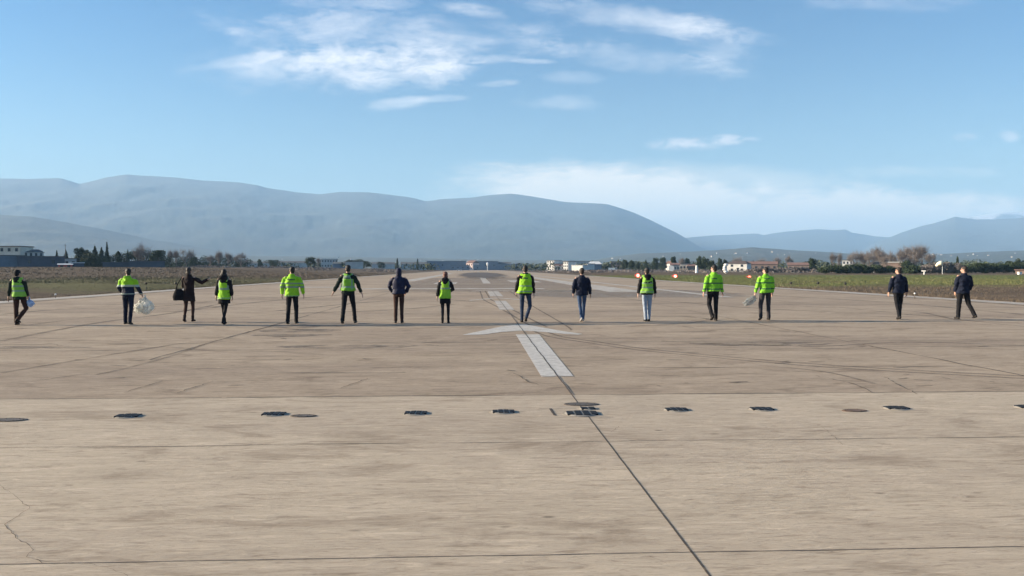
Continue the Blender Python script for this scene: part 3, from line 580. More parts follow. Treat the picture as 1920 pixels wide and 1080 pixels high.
# ------------------------------------------------------------------ buildings
def wall(name, col): return simple(name, col, .85, .12, .4, 0, .1, 4)
BM = dict(cream=wall('cream_render', (.62, .55, .46)), grey=wall('grey_blue_panel', (.15, .19, .24)), dark=wall('dark_blue_panel', (.07, .085, .11)), white=wall('white_render', (.62, .61, .59)), pale=wall('pale_render', (.46, .46, .45)), pink=wall('pink_render', (.72, .55, .50)),
          brown=wall('brown_render', (.26, .19, .16)), red=wall('red_paint', (.5, .10, .08)), roof=wall('dark_roof', (.10, .075, .07)), rroof=wall('tile_roof', (.22, .13, .105)), groof=wall('grey_roof', (.09, .095, .10)), proof=wall('pale_metal_roof', (.62, .62, .62)))
M['win'] = simple('window_glass', (.03, .035, .045), .15, .1, 3)
def building(x0, x1, yt, D, w, rf, style, label, depth=12, yb=None, wins=0, rows=1, name='building', cat='building', rot=0.0, roofh=.28, door=False):
    xc = (x0 + x1) / 2; x, y = at(xc, D); zb = zt(x, y) - .1; hw = (x1 - x0) / 2 / FPX * D; H = hz(yt, D) - zb; rh = {'flat': .3, 'gable': H * roofh, 'hip': H * roofh}[style]; hb = H - rh
    rz = -math.atan2(x, y) + rot; r = empty(name, (x, y, zb), rz); dp = depth / 2
    MB().box((0, dp, hb / 2), (hw, dp, hb / 2)).build('wall', BM[w], r)
    e = .35
    if style == 'flat': MB().box((0, dp, hb + rh / 2), (hw + e, dp + e, rh / 2 - .002)).build('roof', BM[rf], r)
    else:
        mb = MB(); i = hw * .45 if style == 'hip' else 0; L = hw + e; Dp = dp + e
        mb.v = [(-L, dp - Dp, hb), (L, dp - Dp, hb), (L, dp + Dp, hb), (-L, dp + Dp, hb), (-L + i, dp, H), (L - i, dp, H)]
        mb.f = [(0, 1, 5, 4), (2, 3, 4, 5), (3, 0, 4), (1, 2, 5), (0, 3, 2, 1)]; mb.build('roof', BM[rf], r)
        if style == 'gable': pass
    for q in range(rows):
        for k in range(wins):
            wx = -hw + (k + .5) * 2 * hw / wins; wz = hb * (q + .55) / rows; ww = min(.6, hw / wins * .45); wh = min(.75, hb / rows * .28)
            MB().box((wx, -.03, wz), (ww, .05, wh)).build('window', M['win'], r)
    if door: MB().box((hw * .1, -.03, 1.1), (.6, .05, 1.1)).build('door', M['win'], r)
    return tag(r, label, cat)
building(-30, 38, 461, 345, 'cream', 'roof', 'flat', 'cream upper villa rising behind the grey blue wall at the left edge', 10, wins=5, rows=3, name='villa', rot=R(-32))
building(-40, 40, 478, 322, 'grey', 'groof', 'flat', 'plain grey blue hall at the left edge', 12, name='hall')
building(38, 79, 467, 350, 'pale', 'groof', 'hip', 'two storey block with shallow roof beside the cream villa', 10, wins=5, rows=3, roofh=.16)
building(40, 116, 480, 326, 'dark', 'groof', 'flat', 'long dark blue shed next to the plain grey blue hall', 8, wins=2, name='shed')
building(111, 134, 494, 318, 'red', 'proof', 'gable', 'small red kiosk with a pale roof below the tall pole', 4, name='kiosk', wins=2)
building(121, 142, 484, 345, 'pale', 'groof', 'flat', 'small pale building behind the red kiosk', 8, wins=2)
building(134, 156, 492, 322, 'dark', 'proof', 'flat', 'low blue shed with a pale roof edge right of the red kiosk', 5, name='shed')
building(196, 250, 491, 330, 'dark', 'groof', 'flat', 'low grey shed behind the man carrying the white bag', 8, name='shed')
building(246, 306, 489, 332, 'dark', 'groof', 'flat', 'long low dark shed under the largest leafless tree', 9, name='shed')
building(462, 505, 490, 620, 'pale', 'groof', 'gable', 'far pale hall with low roof left of the hi-vis jacket person', 20, name='hall')
building(520, 575, 489, 640, 'pale', 'groof', 'gable', 'far pale hall behind the hi-vis jacket person', 20, name='hall')
building(603, 633, 485, 650, 'pale', 'proof', 'flat', 'flat roofed pale block right of the single dark round tree', 15, wins=6, rows=2)
building(625, 655, 491, 620, 'grey', 'groof', 'gable', 'low grey hall left of the clump above the spread armed man', 15, name='hall')
building(648, 681, 490, 545, 'pale', 'groof', 'flat', 'pale blue block in front of the dark tree clump', 10)
building(698, 740, 491, 700, 'pale', 'groof', 'gable', 'grey hall between the tree clump and the puffer jacket man', 20, name='hall')
building(752, 800, 491, 720, 'pale', 'groof', 'gable', 'long hall right of the puffer jacket man', 20, name='hall')
building(800, 834, 489, 900, 'grey', 'proof', 'flat', 'dark hall with a bright white roof edge above the red haired person', 20, name='hall', wins=4)
building(834, 874, 489, 1000, 'grey', 'groof', 'flat', 'long dark hangar beyond the runway end, left of the pink facade', 30, name='hangar')
building(873, 887, 488, 900, 'pink', 'rroof', 'gable', 'building with a bright pink facade at the end of the runway', 15, wins=3, rows=2, rot=R(-32))
building(887, 934, 489.5, 1000, 'grey', 'groof', 'flat', 'dark hangar right of the pink facade', 30, name='hangar', wins=3)
building(845, 900, 497, 900, 'grey', 'groof', 'flat', 'low pale annexe under the pink facade', 10, wins=6, name='annexe')
building(930, 958, 491, 1000, 'grey', 'groof', 'gable', 'grey hangar with sloping roof left of the white roofed hall', 30, name='hangar')
building(966, 982, 494, 760, 'grey', 'proof', 'flat', 'small hall with a thin bright roof behind the black haired person', 20, name='hall')
building(1024, 1040, 488, 620, 'white', 'groof', 'flat', 'white apartment block with balconies, first of the white buildings', 12, wins=3, rows=4, rot=R(-32))
building(1040, 1058, 494, 615, 'pale', 'rroof', 'gable', 'low house between two white buildings', 12, name='house', wins=3)
building(1055, 1066, 490, 600, 'white', 'groof', 'flat', 'narrow white building left of the white hall', 12, wins=3, rows=3, rot=R(-32))
building(1045, 1104, 489, 700, 'pale', 'proof', 'flat', 'long pale flat roof behind the white hall', 20, name='hall')
building(1070, 1094, 497, 560, 'white', 'proof', 'flat', 'white hall left of the man in the dark jacket and jeans', 15, name='hall', rot=R(-32))
building(1094, 1102, 494, 575, 'white', 'groof', 'flat', 'small white tower block directly behind the man in jeans', 10, wins=2, rows=3, rot=R(-32))
building(1102, 1128, 490, 600, 'grey', 'proof', 'hip', 'grey blue hall with white roof sign right of the man in jeans', 20, name='hall')
building(1145, 1172, 490, 640, 'brown', 'groof', 'flat', 'brownish block behind the parked cars', 15, wins=5, rows=2)
building(1246, 1259, 489, 560, 'white', 'rroof', 'gable', 'small white gable house left of the beige houses', 10, name='house', wins=2, rot=R(-32))
building(1257, 1274, 493, 500, 'cream', 'rroof', 'gable', 'beige house above the second red lamp', 10, name='house', wins=3)
building(1274, 1292, 494, 510, 'cream', 'groof', 'flat', 'longer beige house to the right of the first beige one', 10, name='house', wins=3)
building(1290, 1310, 495, 505, 'brown', 'rroof', 'gable', 'brown roofed barn left of the tallest dark tree', 10, name='barn')
building(1363, 1400, 489, 400, 'white', 'roof', 'hip', 'white two storey house with a dark hipped roof', 9, name='house', wins=2, rows=2, rot=R(-14), roofh=.26, door=True)
building(1402, 1456, 490, 450, 'brown', 'rroof', 'gable', 'long brown building right of the white house', 10, wins=5)
building(1478, 1516, 492, 440, 'brown', 'rroof', 'gable', 'red brown farmhouse left of the neat oval evergreen', 10, name='farmhouse', wins=4)
building(1580, 1598, 487, 500, 'white', 'groof', 'flat', 'white far block between the oval evergreen and the bare wood', 10, wins=3, rows=2)
building(1634, 1650, 491, 320, 'white', 'groof', 'gable', 'little white hut showing through the bare wood', 5, name='hut', wins=1)
building(1652, 1692, 491, 330, 'brown', 'proof', 'flat', 'long low barn with pale roof inside the bare wood', 8, name='barn')
building(1907, 1940, 505, 245, 'brown', 'rroof', 'flat', 'dark open shelter at the right edge', 4, name='shelter')
# far village houses on the low hills
hm = [BM['pale'], BM['cream'], BM['grey']]
hme = []
for k in range(3):
    mb = MB().box((0, 0, 3), (5, 4, 3)); me = pymesh('wall', mb.v, mb.f); me.materials.append(hm[k]); hme.append(me)
rb = MB(); rb.v = [(-5.4, -4.4, 6), (5.4, -4.4, 6), (5.4, 4.4, 6), (-5.4, 4.4, 6), (-5.4, 0, 8.2), (5.4, 0, 8.2)]; rb.f = [(0, 1, 5, 4), (2, 3, 4, 5), (3, 0, 4), (1, 2, 5), (0, 3, 2, 1)]; rme = pymesh('roof', rb.v, rb.f); rme.materials.append(BM['rroof'])
bpy.context.view_layer.update(); dg = bpy.context.evaluated_depsgraph_get()
cnt = 0
for i in range(170):
    px = random.choice((random.uniform(1150, 1560), random.uniform(1740, 1930), random.uniform(760, 1150), random.uniform(0, 700))); py = random.uniform(472, 492)
    d = CR @ Vector(((px - 960) / FPX, (540 - py) / FPX, -1)); hit, loc, nrm, idx, ob, _ = S.ray_cast(dg, Vector((0, 0, CH)) + d * 1300, d, distance=6000)
    if not hit or ob.name.split('.')[0] not in ('low_hills', 'valley_slope') or cnt > 55: continue
    cnt += 1; r = empty('village_house', (loc.x, loc.y, loc.z - 1.2), random.uniform(0, 3)); s_ = random.uniform(.4, .9); r.scale = (s_, s_, s_)
    link('wall', hme[i % 3], None, r); link('roof', rme, None, r); tag(r, 'tiny hazy house of the village on the lower slopes', 'house', 'village houses on the far slopes')

# ------------------------------------------------------------------ airfield furniture
M['wht'] = simple('white_enamel', (.80, .79, .76), .5, .06, 4); M['blk'] = simple('black_rubber', (.02, .02, .02), .6, .2, 20); M['redp'] = simple('dull_red_paint', (.22, .03, .025), .5, .1, 8)
m, gg, b, o = mat('lit_red_lamp'); b.inputs['Base Color'].default_value = (.6, .05, .04, 1); b.inputs['Emission Color'].default_value = (1, .09, .06, 1); b.inputs['Emission Strength'].default_value = 3.2; M['redlamp'] = m
m, gg, b, o = mat('lit_lamp_core'); b.inputs['Base Color'].default_value = (.9, .5, .4, 1); b.inputs['Emission Color'].default_value = (1, .55, .42, 1); b.inputs['Emission Strength'].default_value = 4; M['core'] = m
def approach(px, py, label):
    D = 150; x, y = at(px, D); zc = hz(py, D); z0 = zt(x, y); r = empty('approach_indicator_light', (x, y, z0)); h = zc - z0
    MB().box((0, .45, h), (.42, .5, .24)).build('housing', M['redp'], r)
    MB().tube([(0, -.06, h), (0, -.10, h)], [.33, .33], 24).build('lamp_lens', M['redlamp'], r)
    MB().tube([(0, -.10, h - .03), (0, -.13, h - .03)], [.15, .11], 16).build('lamp_core', M['core'], r)
    for sx in (-.35, .35):
        for sy in (.1, .8): MB().tube([(sx, sy, 0), (sx, sy, h - .2)], .035, 8).build('leg', M['steel'], r)
    return tag(r, label, 'approach light', 'lit red approach indicator lamps')
approach(1196, 516.5, 'lit red lamp left of the person in pale trousers'); approach(1266, 518, 'lit orange red lamp right of the person in pale trousers'); approach(1337, 519.3, 'lit red lamp hidden behind the turned man in the striped jacket'); approach(1405, 520.5, 'lit red lamp between the two men in striped hi-vis jackets')
def edgelight(px, py, ybase, label, m='blk', rr=.12):
    q = gp(px, ybase); h = (ybase - py) / FPX * q.y; r = empty('edge_light', (q.x, q.y, zt(q.x, q.y)))
    h = max(.18, h - zt(q.x, q.y)); MB().tube([(0, 0, 0), (0, 0, h)], .022, 8).build('stem', M['steel'], r); MB().ball((0, 0, h + rr * .6), (rr, rr, rr * .95)).build('lamp_head', M[m], r, True); MB().loft([(0, 0, 0, .11, .11), (0, 0, .03, .10, .10)], 16).build('base', M['steel'], r)
    return tag(r, label, 'edge light', 'small edge lights beside the runway')
for a_ in ((274, 533, 541, 'small black edge light right of the man with the white bag'), (330, 533, 541, 'small black edge light left of the woman with the shoulder bag'), (1483, 532, 541, 'black edge light first right of the man with the clear bag'), (1534, 532, 541, 'black edge light second right of the man with the clear bag'), (1585, 533, 542, 'black edge light third right of the man with the clear bag')): edgelight(*a_, rr=.11)
edgelight(104, 553, 559, 'pale edge light on the left kerb between the first two people', 'wht', .05); edgelight(1715, 551, 560, 'pale edge light on the right kerb beside the first man in dark clothes', 'wht', .05)
def pole(px, ytop, D, rad, label, name='pole', m='steel', extra=None, cat='pole'):
    x, y = at(px, D); z0 = zt(x, y); h = hz(ytop, D) - z0; r = empty(name, (x, y, z0), -math.atan2(x, y)); MB().tube([(0, 0, 0), (0, 0, h)], [rad, rad * .7], 10).build('mast', M[m], r)
    if extra: extra(r, h)
    return tag(r, label, cat)
def cross(r, h): MB().tube([(-.5, 0, h * .93), (.5, 0, h * .93)], .06, 6).build('crossarm', M['steel'], r)
pole(123, 457, 358, .12, 'tall thin pole rising over the low roofs at left', extra=cross)
def disc(r, h): MB().tube([(0, -.1, h), (0, .1, h)], [1.1, 1.1], 24).build('disc', M['wht'], r); MB().tube([(.7, 0, 0), (.7, 0, h)], .08, 8).build('leg', M['steel'], r)
pole(1259, 503, 300, .08, 'white round disc sign on two legs above the red lamp', 'disc_sign', 'steel', disc, 'sign')
pole(1306, 498, 300, .5, 'white vertical post left of the turned man', 'marker_post', 'wht', lambda r, h: MB().ball((0, 0, h), (.35, .35, .15)).build('cap', M['wht'], r), 'post')
def stack(r, h):
    for k, (dx, zz) in enumerate(((0, .86), (-.4, .62), (-.35, .4), (0, .18))): MB().ball((dx, 0, h * zz), (.75 if k != 1 else .6, .5, h * .14)).build('white_panel', M['wht'], r, True)
pole(1361, 494, 262, .15, 'white stacked panels on a mast beside the white house', 'antenna_mast', 'wht', stack, 'antenna')
pole(1733, 508, 215, .18, 'short white post with a small head between the two men in black', 'marker_post', 'wht', lambda r, h: MB().box((-.15, 0, h), (.55, .2, .16)).build('head', M['wht'], r), 'post')
M['sock'] = simple('pale_yellow_cloth', (.78, .72, .55), .8, .1, 3)
def sock(r, h): MB().tube([(0, 0, h - .2), (-.6, 0, h - .1), (-1.2, 0, h - .45), (-1.7, 0, h - 1.0)], [.75, .7, .55, .3], 14).build('sock', M['sock'], r, True)
pole(1767, 493, 230, .07, 'pale yellow windsock on a pole above the field', 'windsock', 'wht', sock, 'windsock')
x, y = at(914, 760); r = empty('antenna_mast', (x, y, 0)); h = hz(491, 760); MB().tube([(0, 0, 0), (0, 0, h * .6)], .25, 10).build('mast', M['wht'], r); MB().ball((0, 0, h * .75), (.95, .95, h * .22)).build('radome', M['wht'], r, True); tag(r, 'bright white radome mast right of the pink facade', 'antenna')
x, y = at(1912, 218); r = empty('equipment_cabinet', (x, y, zt(x, y))); hh = hz(510, 218) - zt(x, y) ; MB().box((0, 0, hh / 2), (.42, .4, hh / 2)).build('body', M['wht'], r); MB().box((0, 0, hh + .04), (.48, .46, .04)).build('lid', M['alu'], r); tag(r, 'white upright equipment cabinet near the right edge', 'cabinet')
# parked vehicles far away
def car(px, D, L, H, m, label, name='parked_car'):
    x, y = at(px, D); r = empty(name, (x, y, zt(x, y)), -math.atan2(x, y)); w = .85
    if name == 'parked_van': MB().box((0, 0, .35 + (H - .35) / 2), (L / 2, w, (H - .35) / 2), top=.96).build('body', m, r); MB().box((L * .36, 0, H * .72), (L * .12, w + .02, H * .13)).build('window', M['win'], r)
    else:
        MB().box((0, 0, .62), (L / 2, w, .32), top=.96).build('body', m, r); mb = MB().box((-.15, 0, 1.18), (L * .28, w * .92, .25), top=.8); mb.build('window', M['win'], r); MB().box((-.15, 0, 1.45), (L * .225, w * .75, .03)).build('roof', m, r)
    for sx in (-1, 1):
        for sy in (-1, 1): MB().tube([(sx * L * .31, sy * w * .82, .32), (sx * L * .31, sy * w * 1.02, .32)], .32, 16).build('wheel', M['blk'], r)
    return tag(r, label, 'car' if name == 'parked_car' else 'van', 'white vehicles parked by the airfield edge')
car(1133, 470, 4.2, 1.5, M['wht'], 'white parked car nearest to the man in jeans'); car(1149, 465, 5.4, 2.2, M['wht'], 'white parked van between two white cars', 'parked_van'); car(1165, 475, 3.8, 1.5, M['wht'], 'small white parked car right of the van'); car(1178, 480, 3.6, 1.5, BM['pale'], 'greyish parked car at the right end of the row')
car(861, 640, 4.4, 1.5, M['wht'], 'white parked car far off left of the pink facade')

# ------------------------------------------------------------------ people
def remesh(mb, name, vox, m, parent, sc, fold=0.0, fs=9.0, fz=1.0, smooth=3, seed=0.0):
    me = pymesh(name + '_src', mb.v, mb.f); o = bpy.data.objects.new('tmp', me); COL.objects.link(o)
    md = o.modifiers.new('r', 'REMESH'); md.mode = 'VOXEL'; md.voxel_size = vox; sm = o.modifiers.new('s', 'SMOOTH'); sm.factor = .5; sm.iterations = smooth
    dg = bpy.context.evaluated_depsgraph_get(); res = bpy.data.meshes.new_from_object(o.evaluated_get(dg)); bpy.data.objects.remove(o); bpy.data.meshes.remove(me)
    n = len(res.vertices); co = np.empty(n * 3, np.float32); res.vertices.foreach_get('co', co); co = co.reshape(-1, 3)
    if fold:
        nn = np.empty(n * 3, np.float32); res.vertices.foreach_get('normal', nn); nn = nn.reshape(-1, 3)
        d = np.array([mnoise.noise(Vector((c[0] * fs, c[1] * fs, c[2] * fs * fz + seed))) + .5 * mnoise.noise(Vector((c[0] * fs * 2.2, c[1] * fs * 2.2, c[2] * fs * fz * 2.2 + seed))) for c in co]); co = co + nn * (d * fold)[:, None]
    co = co * sc; res.vertices.foreach_set('co', co.astype(np.float32).ravel()); res.name = name; res.update()
    return link(name, res, m, parent, True)
SK = simple('skin', (.42, .25, .185), .55, .08, 20); HAIRB = simple('black_hair', (.018, .015, .014), .6, .4, 60, 0, .5, 160); HAIRR = simple('auburn_hair', (.11, .04, .03), .6, .3, 60, 0, .5, 160); HAIRG = simple('dark_brown_hair', (.035, .025, .02), .6, .4, 60, 0, .5, 160)
def cloth(name, col, rough=.85, var=.18): return simple(name, col, rough, var, 5, 0, .35, 120, .2)
C = dict(black=cloth('black_cloth', (.011, .011, .014)), navy=cloth('navy_cloth', (.010, .014, .030)), navyp=cloth('navy_puffer_cloth', (.012, .015, .042), .6), jeans=cloth('blue_denim', (.045, .075, .14)), jeansd=cloth('dark_denim', (.03, .045, .08)), brown=cloth('brown_cloth', (.045, .022, .018)),
         plum=cloth('dark_brown_wool', (.022, .014, .015)), greyl=cloth('pale_grey_trousers', (.27, .31, .38)), greyd=cloth('dark_grey_trousers', (.04, .036, .04)), darkg=cloth('dark_green_black_cloth', (.014, .022, .018)), shoe=cloth('dark_shoe_leather', (.016, .013, .012), .5), shoeg=cloth('pale_grey_shoe', (.38, .35, .33), .6))
def hivis(name, col, bands=(), text=None, braces=False, dark_below=None, bc=(.22, .30, .22)):
    m, gg, b, o = mat(name); co = obco(gg); s_ = gg.n('ShaderNodeSeparateXYZ', i_0=co); X, Y, Z = s_.outputs; n1 = gg.noise(co, 9, 5, .6); Zw = gg.m('ADD', Z, gg.m('MULTIPLY', gg.m('SUBTRACT', n1, .5), .02))
    c = gg.mix(gg.ramp(n1, .3, .7), tuple(x * .85 for x in col), col); msk = None
    def band(v, c0, w): return gg.m('LESS_THAN', gg.m('ABSOLUTE', gg.m('SUBTRACT', v, c0)), w)
    if dark_below: c = gg.mix(gg.m('LESS_THAN', Zw, dark_below), c, (.012, .018, .04))
    for bz, bw in bands: q = band(Zw, bz, bw); msk = q if msk is None else gg.m('MAXIMUM', msk, q)
    if braces: q = gg.m('MULTIPLY', band(gg.m('ABSOLUTE', X), .135, .022), gg.m('GREATER_THAN', Z, braces)); msk = q if msk is None else gg.m('MAXIMUM', msk, q)
    if msk is not None: c = gg.mix(msk, c, bc); b.inputs['Roughness'].default_value = .7
    if text:
        tz, tw, thh = text; seg = gg.m('GREATER_THAN', gg.m('FRACT', gg.m('MULTIPLY', gg.m('ADD', X, 1.0), 26)), .22)
        q = gg.m('MULTIPLY', gg.m('MULTIPLY', band(X, 0, tw), band(Z, tz, thh)), gg.m('MULTIPLY', gg.m('LESS_THAN', Y, 0), seg)); c = gg.mix(q, c, (.02, .03, .06))
    gg.put(b.inputs['Base Color'], c); b.inputs['Roughness'].default_value = .75; b.inputs['Specular IOR Level'].default_value = .2; bump(gg, b, gg.noise(co, 70, 4, .6), .3, .01); return m
LIME = (.30, .60, .03); LIME2 = (.235, .58, .04)
def adir(side, ab, sw): ab, sw = R(ab), R(sw); return Vector((side * math.sin(ab), math.sin(sw) * math.cos(ab), -math.cos(sw) * math.cos(ab)))
def hand(mb, w, d, side, curl, thumb_in=True):
    # w wrist, d forearm direction; palm 9 cm, fingers 8 cm, curled by angle per joint
    d = d.normalized(); inw = Vector((-side, 0, 0)); inw = (inw - d * inw.dot(d)).normalized(); fw = inw.cross(d) * (side); fw.normalize()
    if fw.y < 0: fw = -fw                                   # forward edge of the hand (thumb side)
    rot = Matrix((fw, inw, d)).transposed(); mb.ball(w + d * .045, (.042, .016, .055), rot, 12, 8); mb.tube([w - d * .03, w + d * .02], [.024, .026], 10)
    for k, (off, L) in enumerate(((.031, .072), (.011, .082), (-.010, .076), (-.030, .060))):
        p0 = w + d * .085 + fw * off; pts = [p0 - d * .03]; dd = d; q = p0
        pts.append(q)
        for jn in range(3):
            dd = (dd * math.cos(curl) + inw * math.sin(curl)).normalized(); q = q + dd * L * (.45, .32, .23)[jn]; pts.append(q)
        mb.tube(pts, [.0105, .0102, .0094, .0088, .0072], 8)
    t0 = w + d * .025 + fw * .032; t1 = t0 + (d * .7 + fw * .7 + inw * .2).normalized() * .034; t2 = t1 + (d * .9 + fw * .15 + inw * .35).normalized() * .032; mb.tube([t0 - fw * .01, t0, t1, t2], [.013, .013, .0115, .009], 8)
def person(px, foot, hpx, label, legs, arms, *, top='jacket', topm, leg='trousers', legm, shoem=None, vest=None, bulk=1.0, hood=0.0, hair='short', hairm=None, head=0.0, hem=.86, hw=1.0, heading=0.0, curl=(.3, .3), female=False, lean=0.0, tilt=0.0, coat=None, sleevem=None, tail=0.0):
    q = gp(px, foot); D = (CR.transposed() @ (q - Vector((0, 0, CH)))).z * -1; height = hpx / FPX * D; sc = height / 1.76
    root = empty('person', (q.x, q.y, .006), R(heading)); shoem = shoem or C['shoe']
    LG = {}; soles = []
    for side, lg in ((-1, legs[0]), (1, legs[1])):
        hp = Vector((side * .092, 0, .92)); kn = hp + adir(side, lg[0], lg[1]) * .435; an = kn + adir(side, lg[2], lg[3]) * .41; LG[side] = (hp, kn, an, R(lg[4])); f = Vector((0, math.cos(R(lg[4])), math.sin(R(lg[4]))))
        up = Vector((0, -math.sin(R(lg[4])), math.cos(R(lg[4])))); soles += [(an - up * .085 + f * .16).z, (an - up * .085 - f * .07).z]
    dz = Vector((0, 0, -min(soles)))
    LG = {s_: (a_ + dz, b_ + dz, c_ + dz, e) for s_, (a_, b_, c_, e) in LG.items()}; o3 = lambda x, y, z: (x + tilt * (z - .9), y + lean * max(0, z - .9), z + dz.z)
    sh = .165 if female else .185; AR = {}
    for side, ar in ((-1, arms[0]), (1, arms[1])):
        s0 = Vector(o3(side * sh * (1 + (bulk - 1) * .25), 0, 1.415)); el = s0 + adir(side, ar[0], ar[1]) * .285; d2 = adir(side, ar[2], ar[3]); AR[side] = (s0, el, el + d2 * .25, d2)
    hc = Vector(o3(0, .02, 1.635)); hr = Matrix.Rotation(R(head), 3, 'Z')
    # body: one continuous surface
    bd = MB(); bd.loft([(*o3(0, 0, .84), .13, .09), (*o3(0, 0, .95), .145, .095), (*o3(0, 0, 1.08), .125, .085), (*o3(0, 0, 1.28), .15, .10), (*o3(0, 0, 1.42), .14, .08), (*o3(0, 0, 1.48), .07, .06)], 16)
    bd.tube([o3(0, -.005, 1.44), o3(0, .0, 1.5), hc + Vector((0, -.01, -.05))], [.062, .056, .055], 14)
    H = lambda x, y, z: hc + hr @ Vector((x, y, z))
    bd.ball(H(0, -.012, .025), (.074, .092, .092), hr, 18, 14); bd.ball(H(0, .03, -.045), (.056, .062, .062), hr, 14, 10); bd.ball(H(0, .058, -.085), (.026, .022, .022), hr)
    bd.tube([H(0, .082, .012), H(0, .100, -.02), H(0, .092, -.034)], [.008, .013, .014], 8); bd.ball(H(0, .078, .028), (.05, .012, .012), hr); bd.ball(H(0, .084, -.056), (.024, .012, .009), hr)
    for s_ in (-1, 1): bd.ball(H(s_ * .076, -.008, -.01), (.009, .018, .031), hr, 10, 8)
    for s_, (a_, b_, c_, d2) in AR.items():
        bd.tube([a_, a_.lerp(b_, .5), b_, b_.lerp(c_, .35), c_], [.048, .043, .036, .037, .024], 12); bd.ball(a_, .05); hand(bd, c_, d2, s_, curl[0 if s_ < 0 else 1])
    for s_, (a_, b_, c_, e) in LG.items():
        bd.tube([a_, a_.lerp(b_, .5), b_, b_.lerp(c_, .3), c_], [.072, .062, .046, .048, .03], 12); f = Vector((0, math.cos(e), math.sin(e))); up = Vector((0, -math.sin(e), math.cos(e)))
        bd.tube([c_ - up * .03 - f * .04, c_ - up * .045 + f * .03, c_ - up * .06 + f * .14], [.03, .03, .022], 10)
    remesh(bd, 'body', .0075, SK, root, sc, smooth=2)
    if abs(head) > 29:
        for s_ in (-1, 1):
            eb = MB().ball(Vector(H(s_ * .03, .074, .008)) * sc, .0095 * sc); eb.build('eye', C['black'], root, True)
    # hair
    hm_ = hairm or HAIRB; hb = MB(); hb.ball(H(0, -.020, .040), (.083, .094, .090), hr, 18, 14); hb.ball(H(0, -.045, -.02), (.070, .062, .075), hr, 16, 12)
    if hair == 'long':
        for k in range(9): t = k / 8; hb.ball(H(0, -.06 - .035 * t, -.03 - .19 * t), (.098 + .035 * math.sin(t * 3), .055, .055), hr)
    if hair == 'bob': hb.ball(H(0, -.05, -.06), (.085, .06, .07), hr)
    if hair == 'hood': hb.ball(H(0, -.03, .0), (.098, .095, .12), hr, 16, 12); hb.tube([H(0, -.02, -.12), H(0, -.03, -.04)], [.10, .09], 14)
    if hair == 'cap': hb.ball(H(0, .01, .045), (.088, .10, .075), hr, 16, 12)
    remesh(hb, 'hood' if hair == 'hood' else 'cap' if hair == 'cap' else 'hair', .011, hm_, root, sc, .006 if hair != 'hood' else .003, 30, .5, 2, px)
    # legs
    wd = hw * (.94 if female else 1)
    if leg == 'tights':
        tb = MB(); tb.loft([(*o3(0, 0, .80), .15, .10), (*o3(0, 0, .98), .15, .10)], 16)
        for s_, (a_, b_, c_, e) in LG.items(): tb.tube([a_, a_.lerp(b_, .5), b_, b_.lerp(c_, .3), b_.lerp(c_, .7), c_], [.086, .074, .054, .056, .042, .036], 14)
        remesh(tb, 'leggings', .012, legm, root, sc, .003, 10, 1, 3, px)
    else:
        tb = MB(); tb.loft([(*o3(0, 0, .83), .155 * wd, .105), (*o3(0, -.005, .92), .168 * wd, .118), (*o3(0, 0, 1.03), .155 * wd, .105)], 18)
        for s_, (a_, b_, c_, e) in LG.items():
            tb.tube([a_ + Vector((0, 0, .02)), a_.lerp(b_, .5), b_, b_.lerp(c_, .4), c_ - Vector((0, 0, .035))], [.096 * wd, .083 * wd, .068 * wd, .063 * wd, .060 * wd], 16)
        remesh(tb, 'trousers', .012, legm, root, sc, .009, 11, 1.6, 3, px)
    for s_, (a_, b_, c_, e) in LG.items():
        f = Vector((0, math.cos(e), math.sin(e))); up = Vector((0, -math.sin(e), math.cos(e))); sb = MB(); out_ = Vector((s_ * .012, 0, 0)); rr = Matrix.Rotation(e, 3, 'X')
        sb.ball(c_ - up * .045 - f * .02, (.040, .056, .040), rr); sb.ball(c_ - up * .055 + f * .11 + out_, (.046, .075, .030), rr); sb.ball(c_ - up * .035 + f * .05, (.038, .06, .036), rr)
        sb.tube([c_ - up * .074 - f * .055, c_ - up * .074 + f * .13 + out_], [.040, .044], 14, flat=.28); sb.tube([c_ + up * .01, c_ - up * .05], [.042, .042], 12)
        if leg == 'tights': sb.tube([c_.lerp(b_, .28), c_], [.052, .046], 12)
        remesh(sb, 'shoe' if leg != 'tights' else 'boot', .009, shoem, root, sc, 0, smooth=2)
    # upper garment
    k = bulk; jb = MB(); he = hem; fl = 1.06
    secs = [(*o3(0, 0, he), .182 * k * fl * (.95 if female else 1), .125 * k), (*o3(0, 0, he + .08), .178 * k, .125 * k), (*o3(0, 0, 1.08), (.155 if female else .168) * k, .118 * k), (*o3(0, -.005, 1.28), .188 * k * (.93 if female else 1), .130 * k), (*o3(0, -.01, 1.38), .175 * (1 + (k - 1) * .5) * (.93 if female else 1), .115 * k), (*o3(0, -.01, 1.435), .145 * (.93 if female else 1), .10), (*o3(0, -.005, 1.475), .10, .082), (*o3(0, 0, 1.53), .075, .072)]
    if coat: secs = [(*o3(0, 0, coat), .20 * k, .15 * k), (*o3(0, 0, (coat + .92) / 2), .185 * k, .14 * k)] + [(*o3(0, 0, .92), .17 * k, .125 * k)] + secs[2:]
    jb.loft(secs, 24)
    sl = MB() if sleevem else jb
    for s_, (a_, b_, c_, d2) in AR.items():
        kk = 1 + (k - 1) * .7; jb.ball(a_ + Vector((-s_ * .02, 0, -.022)), (.068 * kk, .074 * kk, .060)); sl.tube([a_ + Vector((0, 0, -.02)), a_.lerp(b_, .3), a_.lerp(b_, .65), b_, b_.lerp(c_, .5), c_ - (c_ - b_) * .06], [.060 * kk, .066 * kk, .064 * kk, .059 * kk, .056 * kk, .047 * kk], 16); sl.ball(b_, .060 * k)
